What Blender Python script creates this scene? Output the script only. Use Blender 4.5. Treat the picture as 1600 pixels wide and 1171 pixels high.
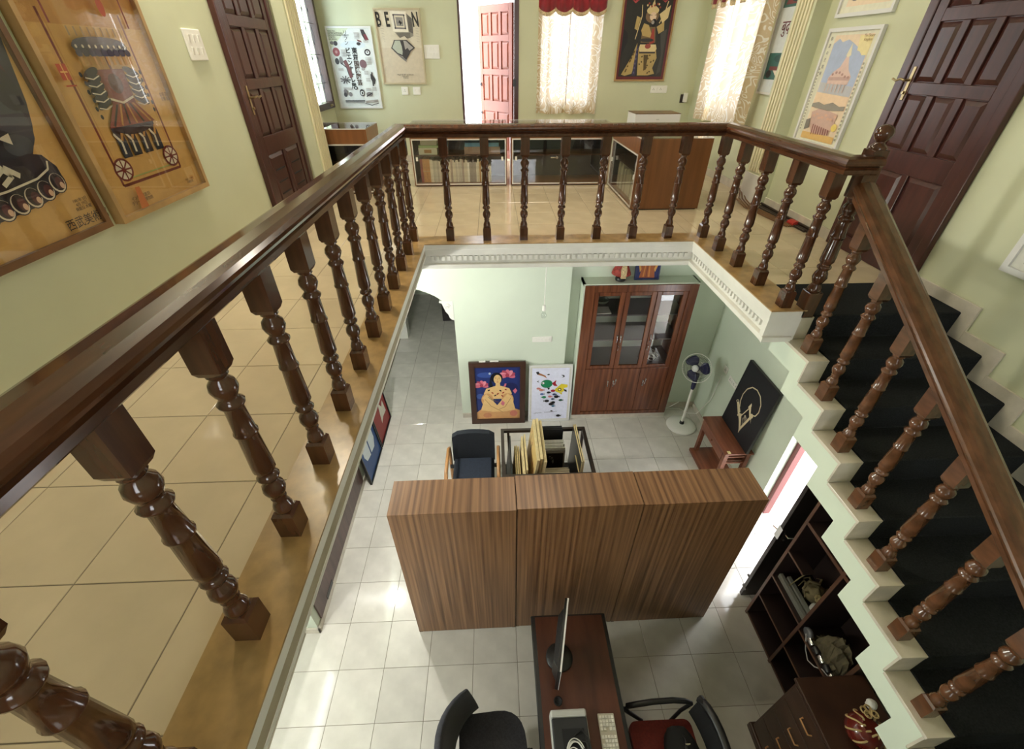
import bpy, bmesh, math, random
from mathutils import Matrix, Vector, Euler
random.seed(7)
PI = math.pi
SC = bpy.context.scene
COL = SC.collection
for _o in list(bpy.data.objects):
    bpy.data.objects.remove(_o)

# ------------------------------------------------------------------ camera
UZ = -0.056      # upper floor
LZ = -3.131      # lower floor
CZ = 3.15        # upper ceiling
SB = -0.235      # underside of the gallery slab
cam_d = bpy.data.cameras.new('camera')
cam = bpy.data.objects.new('camera', cam_d)
COL.objects.link(cam)
cam_d.sensor_fit = 'HORIZONTAL'
cam_d.sensor_width = 36.0
cam_d.lens = 671.92 / 1600 * 36.0
cam_d.clip_start = 0.02
_yaw, _pitch, _roll = 0.0398, -0.6359, 0.0001
_f = Vector((math.sin(_yaw) * math.cos(_pitch), math.cos(_yaw) * math.cos(_pitch), math.sin(_pitch)))
_r = Vector((math.cos(_yaw), -math.sin(_yaw), 0))
_u = _r.cross(_f)
cam.matrix_world = Matrix(((_r.x, _u.x, -_f.x, 0.0), (_r.y, _u.y, -_f.y, 0.0), (_r.z, _u.z, -_f.z, 1.291), (0, 0, 0, 1)))
SC.camera = cam

# ------------------------------------------------------------------ world, lamps, exposure
w = bpy.data.worlds.new('sky')
SC.world = w
w.use_nodes = True
w.node_tree.nodes['Background'].inputs[0].default_value = (0.95, 0.97, 1.0, 1)
w.node_tree.nodes['Background'].inputs[1].default_value = 10.0
SC.view_settings.view_transform = 'Standard'
SC.view_settings.look = 'None'
SC.view_settings.gamma = 1.0
SC.view_settings.use_curve_mapping = False
SC.view_settings.exposure = 0.0
SC.cycles.max_bounces = 8
SC.cycles.transparent_max_bounces = 12
SC.cycles.sample_clamp_indirect = 6.0
SC.cycles.use_denoising = True


def lamp(name, kind, loc, energy, color, size=0.1, rot=(0, 0, 0), size_y=None):
    d = bpy.data.lights.new(name, kind)
    d.energy = energy
    d.color = color
    if kind == 'AREA':
        d.size = size
        if size_y:
            d.shape = 'RECTANGLE'
            d.size_y = size_y
    else:
        d.shadow_soft_size = size
    o = bpy.data.objects.new(name, d)
    o.location = loc
    o.rotation_euler = rot
    COL.objects.link(o)
    return o


WARM = (1.0, 0.90, 0.74)
COOL = (1.0, 0.99, 0.95)
lamp('wall_bulb_light_lower', 'POINT', (-1.66, 3.41, -0.75), 125, COOL, 0.032)
lamp('hall_fill_light_lower', 'POINT', (-2.25, 0.95, -1.15), 72, COOL, 0.10)  # unseen fill added at the left front, brightens floor and shelving backs
lamp('front_hall_fill_upper', 'AREA', (0.9, -3.6, 2.75), 22, WARM, 1.1, (0, 0, 0), 0.25)  # added fill without a fixture, lights the shelving and risers from the front
lamp('wall_bulb_light_upper', 'POINT', (-1.80, 3.42, 2.70), 106, WARM, 0.05)
lamp('ceiling_fill_upper', 'AREA', (0.6, 4.9, 3.08), 42, WARM, 1.0, (0, 0, 0), 0.4)  # unseen fill added under the ceiling for the back floor, no fixture

# ------------------------------------------------------------------ materials
MATS = {}


def _new(name):
    m = bpy.data.materials.new(name)
    m.use_nodes = True
    return m, m.node_tree.nodes, m.node_tree.links, m.node_tree.nodes['Principled BSDF']


def mat(name, col, rough=0.5, metal=0.0, noise=0.0, scale=8.0, stretch=(1, 1, 1), rnd=0.0, bump=0.0, bscale=60.0,
        spec=0.5, coat=0.0, col2=None, detail=4.0, sheen=0.0):
    """principled material with a little procedural grain, per-object tint and fine relief"""
    if name in MATS:
        return MATS[name]
    m, n, l, p = _new(name)
    p.inputs['Roughness'].default_value = rough
    p.inputs['Metallic'].default_value = metal
    p.inputs['Specular IOR Level'].default_value = spec
    p.inputs['Coat Weight'].default_value = coat
    p.inputs['Coat Roughness'].default_value = 0.05
    p.inputs['Sheen Weight'].default_value = sheen
    c = (col[0], col[1], col[2], 1)
    p.inputs['Base Color'].default_value = c
    tc = n.new('ShaderNodeTexCoord')
    mp = n.new('ShaderNodeMapping')
    mp.inputs['Scale'].default_value = stretch
    l.new(tc.outputs['Object'], mp.inputs['Vector'])
    out = None
    if noise or col2:
        tx = n.new('ShaderNodeTexNoise')
        tx.inputs['Scale'].default_value = scale
        tx.inputs['Detail'].default_value = detail
        l.new(mp.outputs[0], tx.inputs['Vector'])
        rmp = n.new('ShaderNodeValToRGB')
        rmp.color_ramp.elements[0].position = 0.32
        rmp.color_ramp.elements[1].position = 0.68
        k = noise
        lo = col2 if col2 else tuple(v * (1 - k) for v in col)
        hi = col if col2 else tuple(min(1, v * (1 + k)) for v in col)
        rmp.color_ramp.elements[0].color = (lo[0], lo[1], lo[2], 1)
        rmp.color_ramp.elements[1].color = (hi[0], hi[1], hi[2], 1)
        l.new(tx.outputs['Fac'], rmp.inputs['Fac'])
        out = rmp.outputs['Color']
    if rnd:
        oi = n.new('ShaderNodeObjectInfo')
        mr = n.new('ShaderNodeMapRange')
        mr.inputs['To Min'].default_value = 1 - rnd
        mr.inputs['To Max'].default_value = 1 + rnd * 0.4
        l.new(oi.outputs['Random'], mr.inputs['Value'])
        mx = n.new('ShaderNodeMix')
        mx.data_type = 'RGBA'
        mx.blend_type = 'MULTIPLY'
        mx.inputs['Factor'].default_value = 1
        if out:
            l.new(out, mx.inputs[6])
        else:
            mx.inputs[6].default_value = c
        l.new(mr.outputs[0], mx.inputs[7])
        out = mx.outputs[2]
    if out:
        l.new(out, p.inputs['Base Color'])
    if bump:
        bt = n.new('ShaderNodeTexNoise')
        bt.inputs['Scale'].default_value = bscale
        bt.inputs['Detail'].default_value = 3
        l.new(mp.outputs[0], bt.inputs['Vector'])
        b = n.new('ShaderNodeBump')
        b.inputs['Strength'].default_value = bump
        b.inputs['Distance'].default_value = 0.004
        l.new(bt.outputs['Fac'], b.inputs['Height'])
        l.new(b.outputs[0], p.inputs['Normal'])
    MATS[name] = m
    return m


def ink(col, rough=0.45):
    return mat('ink_%02x%02x%02x_%d' % (int(col[0] * 255), int(col[1] * 255), int(col[2] * 255), rough * 100),
               tuple((v / 1.0) ** 2.2 for v in col), rough, noise=0.045, scale=25)


def glass_mat(name, tint=(1, 1, 1), gloss=1.0, rough=0.02):
    if name in MATS:
        return MATS[name]
    m, n, l, p = _new(name)
    n.remove(p)
    tr = n.new('ShaderNodeBsdfTransparent')
    tr.inputs[0].default_value = (*tint, 1)
    gl = n.new('ShaderNodeBsdfGlossy')
    gl.inputs['Roughness'].default_value = rough
    lw = n.new('ShaderNodeLayerWeight')
    lw.inputs['Blend'].default_value = 0.5
    pw = n.new('ShaderNodeMath')
    pw.operation = 'POWER'
    pw.inputs[1].default_value = 4.0
    l.new(lw.outputs['Facing'], pw.inputs[0])
    mu = n.new('ShaderNodeMath')
    mu.operation = 'MULTIPLY_ADD'
    mu.inputs[1].default_value = 0.75 * gloss
    mu.inputs[2].default_value = 0.05 * gloss
    l.new(pw.outputs[0], mu.inputs[0])
    mx = n.new('ShaderNodeMixShader')
    l.new(mu.outputs[0], mx.inputs[0])
    l.new(tr.outputs[0], mx.inputs[1])
    l.new(gl.outputs[0], mx.inputs[2])
    l.new(mx.outputs[0], n['Material Output'].inputs[0])
    MATS[name] = m
    return m


def emit_mat(name, col, s):
    m, n, l, p = _new(name)
    p.inputs['Base Color'].default_value = (*col, 1)
    p.inputs['Emission Color'].default_value = (*col, 1)
    p.inputs['Emission Strength'].default_value = s
    MATS[name] = m
    return m


def curtain_mat():
    """cream cloth woven with paler curling scrolls; daylight passes through it"""
    m, n, l, p = _new('scroll_curtain_cloth')
    n.remove(p)
    tc = n.new('ShaderNodeTexCoord')
    wv = n.new('ShaderNodeTexNoise')
    wv.inputs['Scale'].default_value = 4.2
    wv.inputs['Detail'].default_value = 1.0
    wv.inputs['Distortion'].default_value = 1.5
    l.new(tc.outputs['Object'], wv.inputs['Vector'])
    mt = n.new('ShaderNodeMath')
    mt.operation = 'PINGPONG'
    mt.inputs[1].default_value = 0.055
    l.new(wv.outputs['Fac'], mt.inputs[0])

    def ramp(a, b):
        rp = n.new('ShaderNodeValToRGB')
        rp.color_ramp.elements[0].position = 0.013
        rp.color_ramp.elements[0].color = (*a, 1)
        rp.color_ramp.elements[1].position = 0.023
        rp.color_ramp.elements[1].color = (*b, 1)
        l.new(mt.outputs[0], rp.inputs[0])
        return rp
    ra, rb = ramp((0.82, 0.77, 0.66), (0.58, 0.43, 0.23)), ramp((0.84, 0.84, 0.83), (0.72, 0.67, 0.57))
    df = n.new('ShaderNodeBsdfDiffuse')
    tl = n.new('ShaderNodeBsdfTranslucent')
    l.new(ra.outputs[0], df.inputs[0])
    l.new(rb.outputs[0], tl.inputs[0])
    mx = n.new('ShaderNodeMixShader')
    mx.inputs[0].default_value = 0.30
    l.new(df.outputs[0], mx.inputs[1])
    l.new(tl.outputs[0], mx.inputs[2])
    l.new(mx.outputs[0], n['Material Output'].inputs[0])
    MATS['curtain'] = m
    return m


M = {
    'wall': mat('sage_wall_paint', (0.60, 0.62, 0.43), 0.6, noise=0.04, scale=1.5, bump=0.05, bscale=90),
    'wall_low': mat('pale_mint_wall_paint', (0.66, 0.73, 0.61), 0.6, noise=0.04, scale=1.5, bump=0.05, bscale=90),
    'ceiling': mat('ceiling_paint', (0.78, 0.77, 0.70), 0.8, noise=0.03),
    'white': mat('white_plaster', (0.74, 0.73, 0.68), 0.5, noise=0.05, scale=6),
    'cream': mat('cream_trim_paint', (0.74, 0.68, 0.46), 0.5, noise=0.04, scale=6),
    'tile_up': mat('glossy_cream_tile', (0.62, 0.51, 0.35), 0.07, noise=0.06, scale=5, rnd=0.06, spec=0.5),
    'tile_low': mat('glossy_grey_white_tile', (0.64, 0.61, 0.55), 0.075, noise=0.07, scale=6, rnd=0.08, spec=0.5),
    'grout': mat('dark_grout', (0.20, 0.17, 0.12), 0.9),
    'concrete': mat('plain_concrete', (0.5, 0.5, 0.45), 0.9),
    'curb': mat('tan_marble_curb', (0.36, 0.225, 0.09), 0.28, noise=0.22, scale=14, detail=8),
    'marble': mat('cream_marble', (0.60, 0.55, 0.46), 0.25, noise=0.14, scale=7, detail=6),
    'rail': mat('varnished_red_brown_wood', (0.074, 0.027, 0.012), 0.15, noise=0.3, scale=5, stretch=(6, 1, 6), spec=0.4, coat=0.08),
    'rail_v': mat('varnished_turned_wood', (0.070, 0.026, 0.012), 0.14, noise=0.28, scale=9, stretch=(4, 4, 0.6), spec=0.5, coat=0.2),
    'rail_stair': mat('varnished_brown_wood_lit', (0.105, 0.043, 0.019), 0.2, noise=0.28, scale=7, stretch=(5, 1, 3), coat=0.2),  # same wood as the gallery rail, lamplight put into its colour
    'door': mat('dark_maroon_door_paint', (0.055, 0.017, 0.013), 0.3, noise=0.2, scale=6, stretch=(5, 5, 0.8)),
    'door_red': mat('red_brown_door_paint', (0.30, 0.085, 0.055), 0.4, noise=0.15, scale=6),
    'door_dark': mat('black_brown_door_paint', (0.018, 0.014, 0.014), 0.35, noise=0.2, scale=6),
    'carpet': mat('black_stair_carpet', (0.017, 0.019, 0.021), 0.95, noise=0.3, scale=120, bump=0.5, bscale=300, spec=0.1),
    'lam': mat('striped_walnut_laminate', (0.34, 0.175, 0.082), 0.36, col2=(0.115, 0.050, 0.022), scale=2.2, stretch=(19, 0.30, 0.30), detail=10),
    'lam_red': mat('red_teak_veneer', (0.19, 0.064, 0.028), 0.2, col2=(0.085, 0.027, 0.013), scale=2.0, stretch=(12, 5, 0.7), detail=6),
    'teak': mat('warm_teak_panel', (0.20, 0.080, 0.027), 0.3, noise=0.16, scale=2.0, stretch=(9, 9, 0.6), detail=6),
    'teak_dark': mat('dark_brown_cabinet_wood', (0.045, 0.020, 0.012), 0.35, noise=0.25, scale=3, stretch=(2, 2, 8)),
    'rose': mat('rosewood_table_top', (0.24, 0.085, 0.045), 0.28, col2=(0.13, 0.04, 0.022), scale=2, stretch=(10, 0.8, 8), detail=6),
    'desk': mat('mahogany_desk_top', (0.115, 0.036, 0.02), 0.3, col2=(0.06, 0.018, 0.011), scale=3, stretch=(4, 0.8, 1), detail=5),
    'black': mat('black_satin', (0.012, 0.012, 0.013), 0.35),
    'black_matte': mat('black_matte', (0.010, 0.010, 0.011), 0.8),
    'bronze': mat('dark_brown_steel', (0.03, 0.018, 0.013), 0.4),
    'chrome': mat('chrome', (0.8, 0.8, 0.8), 0.15, metal=1),
    'brass': mat('aged_brass', (0.42, 0.33, 0.18), 0.35, metal=1),
    'alu': mat('pale_aluminium_edge', (0.72, 0.70, 0.66), 0.35, metal=0.3),
    'fab_grey': mat('charcoal_upholstery', (0.042, 0.042, 0.052), 0.9, noise=0.2, scale=90, bump=0.3, bscale=250, sheen=0.2),
    'fab_navy': mat('navy_black_upholstery', (0.010, 0.013, 0.020), 0.9, noise=0.2, scale=60, bump=0.3, bscale=250),
    'fab_red': mat('dark_red_upholstery', (0.14, 0.016, 0.010), 0.9, noise=0.2, scale=60, bump=0.3, bscale=250),
    'oak': mat('golden_oak', (0.40, 0.20, 0.075), 0.35, noise=0.2, scale=5, stretch=(6, 1, 6)),
    'gold': mat('gilt_wood_moulding', (0.40, 0.25, 0.10), 0.35, noise=0.15, scale=8),
    'frame_dark': mat('dark_walnut_moulding', (0.05, 0.022, 0.014), 0.35, noise=0.2, scale=8),
    'frame_brown': mat('brown_moulding', (0.16, 0.075, 0.028), 0.35, noise=0.2, scale=8),
    'frame_white': mat('white_moulding', (0.72, 0.72, 0.70), 0.4),
    'plastic': mat('white_switch_plastic', (0.86, 0.85, 0.79), 0.35),
    'plastic_grey': mat('pale_grey_plastic', (0.55, 0.55, 0.52), 0.4),
    'blade': mat('navy_fan_plastic', (0.012, 0.014, 0.060), 0.3),
    'wire': mat('grey_wire', (0.45, 0.45, 0.45), 0.4),
    'pane': glass_mat('clear_pane'),
    'pane_case': glass_mat('showcase_pane', (0.98, 0.99, 0.985), 1.1),
    'canvas': mat('raw_canvas_edge', (0.58, 0.46, 0.24), 0.8, noise=0.12, scale=20),
    'paper': mat('stacked_paper', (0.66, 0.64, 0.58), 0.8, noise=0.06, scale=30),
    'frost': None,
    'curtain': curtain_mat(),
    'valance': mat('crimson_velvet', (0.30, 0.012, 0.022), 0.75, noise=0.2, scale=12, sheen=0.4),
    'fringe': mat('gold_fringe', (0.62, 0.48, 0.28), 0.8, noise=0.3, scale=80),
    'red_lacquer': mat('red_lacquer', (0.13, 0.012, 0.008), 0.15, coat=0.6),
    'foliage': mat('dried_leaf', (0.20, 0.16, 0.08), 0.8, noise=0.4, scale=12, bump=0.6, bscale=20),
    'exterior': mat('pale_exterior_paving', (0.62, 0.56, 0.54), 0.8, noise=0.08),
}

# ------------------------------------------------------------------ mesh builder


class MB:
    def __init__(s):
        s.v, s.f, s.m, s.sm = [], [], [], []

    def _add(s, vs, fs, mi=0, smooth=False):
        b = len(s.v)
        s.v += [tuple(q) for q in vs]
        for f in fs:
            s.f.append([i + b for i in f])
            s.m.append(mi)
            s.sm.append(smooth)

    def box(s, x0, x1, y0, y1, z0, z1, mi=0):
        vs = [(x, y, z) for z in (z0, z1) for y in (y0, y1) for x in (x0, x1)]
        s._add(vs, [(0, 2, 3, 1), (4, 5, 7, 6), (0, 1, 5, 4), (2, 6, 7, 3), (0, 4, 6, 2), (1, 3, 7, 5)], mi)
        return s

    def hexa(s, p, mi=0):
        s._add(p, [(0, 2, 3, 1), (4, 5, 7, 6), (0, 1, 5, 4), (2, 6, 7, 3), (0, 4, 6, 2), (1, 3, 7, 5)], mi)
        return s

    def bar(s, a, b, w, h, up=(0, 0, 1), mi=0):
        a, b = Vector(a), Vector(b)
        d = (b - a).normalized()
        up = Vector(up)
        if abs(d.dot(up)) > 0.98:
            up = Vector((0, 1, 0))
        x = d.cross(up).normalized()
        z = x.cross(d).normalized()
        ps = []
        for q in (a, b):
            for sz in (-1, 1):
                for sx in (-1, 1):
                    ps.append(q + x * sx * w / 2 + z * sz * h / 2)
        s.hexa([ps[0], ps[1], ps[2], ps[3], ps[4], ps[5], ps[6], ps[7]], mi)
        return s

    def prism(s, pts, axis, a, b, mi=0, smooth=False):
        """polygon pts (2D) extruded along axis from a to b; 'x': (y,z) 'y': (x,z) 'z': (x,y)"""
        def P(q, t):
            return {'x': (t, q[0], q[1]), 'y': (q[0], t, q[1]), 'z': (q[0], q[1], t)}[axis]
        n = len(pts)
        vs = [P(q, a) for q in pts] + [P(q, b) for q in pts]
        s._add(vs, [list(range(n))[::-1], list(range(n, 2 * n))], mi)
        s._add(vs, [(i, (i + 1) % n, n + (i + 1) % n, n + i) for i in range(n)], mi, smooth)
        return s

    def lathe(s, prof, c=(0, 0, 0), n=16, mi=0, smooth=True, mtx=None):
        vs, fs = [], []
        for r, z in prof:
            for k in range(n):
                a = 2 * PI * k / n
                q = Vector((r * math.cos(a), r * math.sin(a), z))
                if mtx:
                    q = mtx @ q
                vs.append((q.x + c[0], q.y + c[1], q.z + c[2]))
        for i in range(len(prof) - 1):
            for k in range(n):
                k2 = (k + 1) % n
                fs.append((i * n + k, i * n + k2, (i + 1) * n + k2, (i + 1) * n + k))
        s._add(vs, fs, mi, smooth)
        L = len(prof)
        s._add(vs, [list(range(n))[::-1], list(range((L - 1) * n, L * n))], mi)
        return s

    def tube(s, path, r, n=8, mi=0, closed=False, flat=1.0):
        pts = [Vector(p) for p in path]
        N = len(pts)
        vs, fs = [], []
        up = Vector((0, 0, 1))
        for i, p in enumerate(pts):
            if closed:
                d = pts[(i + 1) % N] - pts[i - 1]
            else:
                d = pts[min(i + 1, N - 1)] - pts[max(i - 1, 0)]
            d.normalize()
            x = d.cross(up)
            if x.length < 0.05:
                x = d.cross(Vector((0, 1, 0)))
            x.normalize()
            z = x.cross(d)
            rr = r[i] if isinstance(r, (list, tuple)) else r
            for k in range(n):
                a = 2 * PI * k / n
                vs.append(p + x * math.cos(a) * rr + z * math.sin(a) * rr * flat)
        for i in range(N if closed else N - 1):
            j = (i + 1) % N
            for k in range(n):
                k2 = (k + 1) % n
                fs.append((i * n + k, i * n + k2, j * n + k2, j * n + k))
        s._add(vs, fs, mi, True)
        if not closed:
            s._add(vs, [list(range(n))[::-1], list(range((N - 1) * n, N * n))], mi)
        return s

    def ell(s, c, r, nu=14, nv=9, mi=0, jit=0.0):
        vs, fs = [], []
        rx, ry, rz = (r, r, r) if not isinstance(r, (tuple, list)) else r
        for j in range(nv + 1):
            t = PI * j / nv
            for k in range(nu):
                a = 2 * PI * k / nu
                q = 1 + random.uniform(-jit, jit)
                st = max(math.sin(t), 0.02)
                vs.append((c[0] + rx * st * math.cos(a) * q, c[1] + ry * st * math.sin(a) * q, c[2] + rz * math.cos(t) * q))
        for j in range(nv):
            for k in range(nu):
                k2 = (k + 1) % nu
                fs.append((j * nu + k2, j * nu + k, (j + 1) * nu + k, (j + 1) * nu + k2))
        s._add(vs, fs, mi, True)
        return s

    def ring(s, w, h, fw, y0, y1, x0=0.0, z0=0.0, mi=0):
        """mitred rectangular frame in the XZ plane, outer size w x h, from (x0,z0), bar width fw"""
        o = [(x0, z0), (x0 + w, z0), (x0 + w, z0 + h), (x0, z0 + h)]
        i = [(x0 + fw, z0 + fw), (x0 + w - fw, z0 + fw), (x0 + w - fw, z0 + h - fw), (x0 + fw, z0 + h - fw)]
        for k in range(4):
            k2 = (k + 1) % 4
            q = [o[k], o[k2], i[k2], i[k]]
            s.prism(q, 'y', y0, y1, mi)
        return s

    def sweep(s, prof, path, mi=0, smooth=False):
        """closed 2D profile (offset to the right of travel, z) swept along a horizontal-or-sloping path, mitred"""
        pts = [Vector(p) for p in path]
        N, n = len(pts), len(prof)
        vs, fs = [], []
        for i, p in enumerate(pts):
            d0 = (pts[i] - pts[i - 1]) if i > 0 else (pts[1] - pts[0])
            d1 = (pts[i + 1] - pts[i]) if i < N - 1 else d0
            h0 = Vector((d0.x, d0.y, 0)).normalized()
            h1 = Vector((d1.x, d1.y, 0)).normalized()
            r0 = Vector((h0.y, -h0.x, 0))
            r1 = Vector((h1.y, -h1.x, 0))
            b = (r0 + r1).normalized()
            k = 1.0 / max(0.2, b.dot(r0))
            for a, z in prof:
                q = p + b * a * k
                vs.append((q.x, q.y, q.z + z))
        for i in range(N - 1):
            for k in range(n):
                k2 = (k + 1) % n
                fs.append((i * n + k, (i + 1) * n + k, (i + 1) * n + k2, i * n + k2))
        s._add(vs, fs, mi, smooth)
        s._add(vs, [list(range(n)), list(range((N - 1) * n, N * n))[::-1]], mi)
        return s

    def mesh(s, name, mats, off=(0, 0, 0)):
        me = bpy.data.meshes.new(name)
        me.from_pydata([(a - off[0], b - off[1], c - off[2]) for a, b, c in s.v], [], s.f)
        for q in mats:
            me.materials.append(q)
        me.polygons.foreach_set('material_index', s.m)
        me.polygons.foreach_set('use_smooth', s.sm)
        me.update()
        bm = bmesh.new()
        bm.from_mesh(me)
        bmesh.ops.recalc_face_normals(bm, faces=bm.faces)
        bm.to_mesh(me)
        bm.free()
        return me

    def build(s, name, mats, parent=None, off=(0, 0, 0), bevel=0.0, seg=2):
        if not isinstance(mats, (list, tuple)):
            mats = [mats]
        mats = [M[q] if isinstance(q, str) else q for q in mats]
        o = bpy.data.objects.new(name, s.mesh(name, mats, off))
        COL.objects.link(o)
        if parent:
            o.parent = parent
        else:
            o.location = off
        if bevel:
            b = o.modifiers.new('bevel', 'BEVEL')
            b.width = bevel
            b.segments = seg
            b.limit_method = 'ANGLE'
            b.angle_limit = math.radians(40)
        return o


def tag(o, label, cat, group=None):
    o['label'] = label
    o['category'] = cat
    if group:
        o['group'] = group
    return o


def thing(name, label, cat, loc=(0, 0, 0), rotz=0.0, group=None, tilt=0.0):
    o = bpy.data.objects.new(name, None)
    o.empty_display_size = 0.1
    o.location = loc
    o.rotation_euler = (tilt, 0, rotz)
    COL.objects.link(o)
    return tag(o, label, cat, group)


ORD = 'first second third fourth fifth sixth seventh eighth ninth tenth eleventh twelfth thirteenth fourteenth fifteenth sixteenth seventeenth eighteenth nineteenth twentieth'.split()


def nth(k):
    if k < 20:
        return ORD[k]
    t_, u_ = divmod(k + 1, 10)
    return ({2: 'twenty', 3: 'thirty'}[t_] + '-' + ORD[u_ - 1]) if u_ else {2: 'twentieth', 3: 'thirtieth', 4: 'fortieth'}[t_]


def struct(o):
    o['kind'] = 'structure'
    return o


def sempty(name, loc=(0, 0, 0), rotz=0.0):
    o = bpy.data.objects.new(name, None)
    o.location = loc
    o.rotation_euler = (0, 0, rotz)
    COL.objects.link(o)
    return struct(o)


def copy_tree(o, parent=None):
    c = o.copy()
    COL.objects.link(c)
    if parent:
        c.parent = parent
    for ch in list(o.children):
        copy_tree(ch, c)
    return c


def lettering(parent, txt, x, y, z, size, col, align='CENTER', roll=0.0, name='lettering', sx=1.0, shear=0.0, space=1.0, bold=0.0):
    c = bpy.data.curves.new(name, 'FONT')
    c.body = txt
    c.size = size
    c.align_x = align
    c.align_y = 'CENTER'
    c.extrude = 0.0002
    c.shear = shear
    c.offset = bold
    c.space_line = space
    c.resolution_u = 3
    c.materials.append(ink(col))
    o = bpy.data.objects.new(name, c)
    COL.objects.link(o)
    o.parent = parent
    o.location = (x, y, z)
    o.rotation_euler = (PI / 2, -roll, 0)
    o.scale = (sx, 1, 1)
    return o


def poly_art(parent, name, w, h, x0, z0, y, items, rough=0.45, step=0.00025):
    """flat printed picture facing -Y: layered inked shapes; unit coordinates, v upwards"""
    mb = MB()
    mats, idx = [], {}
    yy = y
    for it in items:
        col = it[0]
        if col not in idx:
            idx[col] = len(mats)
            mats.append(ink(col, rough))
        mi = idx[col]
        k = it[1]
        polys = []
        if k == 'r':
            a, b, c, d = it[2]
            polys.append([(a, b), (c, b), (c, d), (a, d)])
        elif k == 'e':
            cx, cy, rx, ry = it[2][:4]
            ro = it[2][4] if len(it[2]) > 4 else 0
            pp = []
            for q in range(18):
                a = 2 * PI * q / 18
                ex, ey = rx * math.cos(a), ry * math.sin(a) * h / w
                pp.append((cx + ex * math.cos(ro) - ey * math.sin(ro), cy + (ex * math.sin(ro) + ey * math.cos(ro)) * w / h))
            polys.append(pp)
        elif k == 'p':
            polys.append(it[2])
        elif k == 'l':
            wd = it[3] / 2
            for (a, b), (c, d) in zip(it[2][:-1], it[2][1:]):
                dx, dy = (c - a) * w, (d - b) * h
                L = math.hypot(dx, dy) or 1e-6
                nx, ny = -dy / L * wd, dx / L * wd
                polys.append([(a + nx / w, b + ny / h), (c + nx / w, d + ny / h), (c - nx / w, d - ny / h), (a - nx / w, b - ny / h)])
        for pp in polys:
            n = len(pp)
            mb._add([(x0 + u * w, yy, z0 + v * h) for u, v in pp], [list(range(n))], mi)
        yy -= step
    o = bpy.data.objects.new(name, None) if False else None
    me = bpy.data.meshes.new(name)
    me.from_pydata(mb.v, [], mb.f)
    for q in mats:
        me.materials.append(q)
    me.polygons.foreach_set('material_index', mb.m)
    me.update()
    o = bpy.data.objects.new(name, me)
    COL.objects.link(o)
    o.parent = parent
    return o


def picture(name, label, cat, loc, rotz, w, h, fw, depth, fmat, items, tilt=0.0, glass=False, rough=0.45, mount=0.0, group=None, seat=0.45):
    """framed picture; local x to the viewer's right, z up, face towards -Y, back on the local plane y=0"""
    t = thing(name, label, cat, loc, rotz, group, tilt)
    MB().ring(w, h, fw, -depth, -0.001, -w / 2).build('frame', fmat, t, bevel=min(0.006, fw * 0.2))
    MB().box(-w / 2 + fw * 0.5, w / 2 - fw * 0.5, -depth * seat, -0.004, fw * 0.5, h - fw * 0.5).build('backing', 'paper', t)
    y = -depth * seat - 0.0008
    a = fw + mount
    poly_art(t, 'print', w - 2 * a, h - 2 * a, -w / 2 + a, a, y, items, rough)
    if glass:
        g = MB()
        yg = -depth * 0.93
        g.box(-w / 2 + fw * 0.6, w / 2 - fw * 0.6, yg - 0.002, yg, fw * 0.6, h - fw * 0.6)
        g.build('glass', 'pane', t)
    return t

# ================================================================== STRUCTURE
XL, XR = -2.0, 3.04            # upper side walls
YB = 7.65                      # upper back wall
XF = -2.35                     # left wall of the alcove behind the pilaster
WX0, WX1, WY = -0.606, 1.738, 3.655   # edges of the opening in the floor


def wall_cells(mb, axis, p0, p1, a0, a1, z0, z1, holes):
    """slab of wall split round rectangular holes (a0,a1,z0,z1)"""
    A = sorted(set([a0, a1] + [v for h in holes for v in h[:2]]))
    Z = sorted(set([z0, z1] + [v for h in holes for v in h[2:]]))
    for i in range(len(A) - 1):
        for j in range(len(Z) - 1):
            ca, cz = (A[i] + A[i + 1]) / 2, (Z[j] + Z[j + 1]) / 2
            if any(h[0] < ca < h[1] and h[2] < cz < h[3] for h in holes):
                continue
            if axis == 'x':
                mb.box(p0, p1, A[i], A[i + 1], Z[j], Z[j + 1])
            else:
                mb.box(A[i], A[i + 1], p0, p1, Z[j], Z[j + 1])
    return mb


# ---- upper shell
YF = -4.6
BD = (-0.44, 0.40, UZ, 2.02)          # back door opening
BW = (0.73, 1.52, 0.70, 2.15)         # back window
struct(wall_cells(MB(), 'y', YB, YB + 0.2, XF - 0.15, XR + 0.15, UZ - 0.2, CZ, [BD, BW]).build('wall_back_upper', 'wall'))
LD = (4.13, 5.08, UZ, 2.06)
LDO = (LD[0], LD[1], UZ - 0.3, LD[3])
struct(wall_cells(MB(), 'x', XL - 0.16, XL, YF, 5.15, UZ - 0.18, CZ, []).build('wall_left_upper', 'wall'))
LW = (6.72, 7.53, 0.70, 2.2)
struct(wall_cells(MB(), 'x', XF - 0.16, XF, 5.15, YB, UZ - 0.18, CZ, [LW]).build('wall_left_alcove', 'wall'))
RW = (5.95, 7.0, 0.72, 2.15)
struct(wall_cells(MB(), 'x', XR, XR + 0.18, 2.38, YB, UZ - 0.2, CZ, [RW]).build('wall_right_upper', 'wall'))
struct(wall_cells(MB(), 'x', XR, XR + 0.18, YF, 2.38, LZ - 0.1, CZ, [(2.15, 2.38, LZ - 0.1, -1.05)]).build('wall_right_stairwell', 'wall'))
FW = (-0.3, 1.5, 0.9, 2.3)
struct(wall_cells(MB(), 'y', YF - 0.2, YF, XL - 0.16, XR + 0.15, LZ - 0.1, CZ, [FW]).build('wall_front_upper', 'wall'))
struct(MB().box(XF - 0.16, XR + 0.18, YF - 0.2, YB + 0.2, CZ, CZ + 0.1).build('ceiling_upper', 'ceiling'))

# pilasters with flutes, either side of the back room


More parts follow.
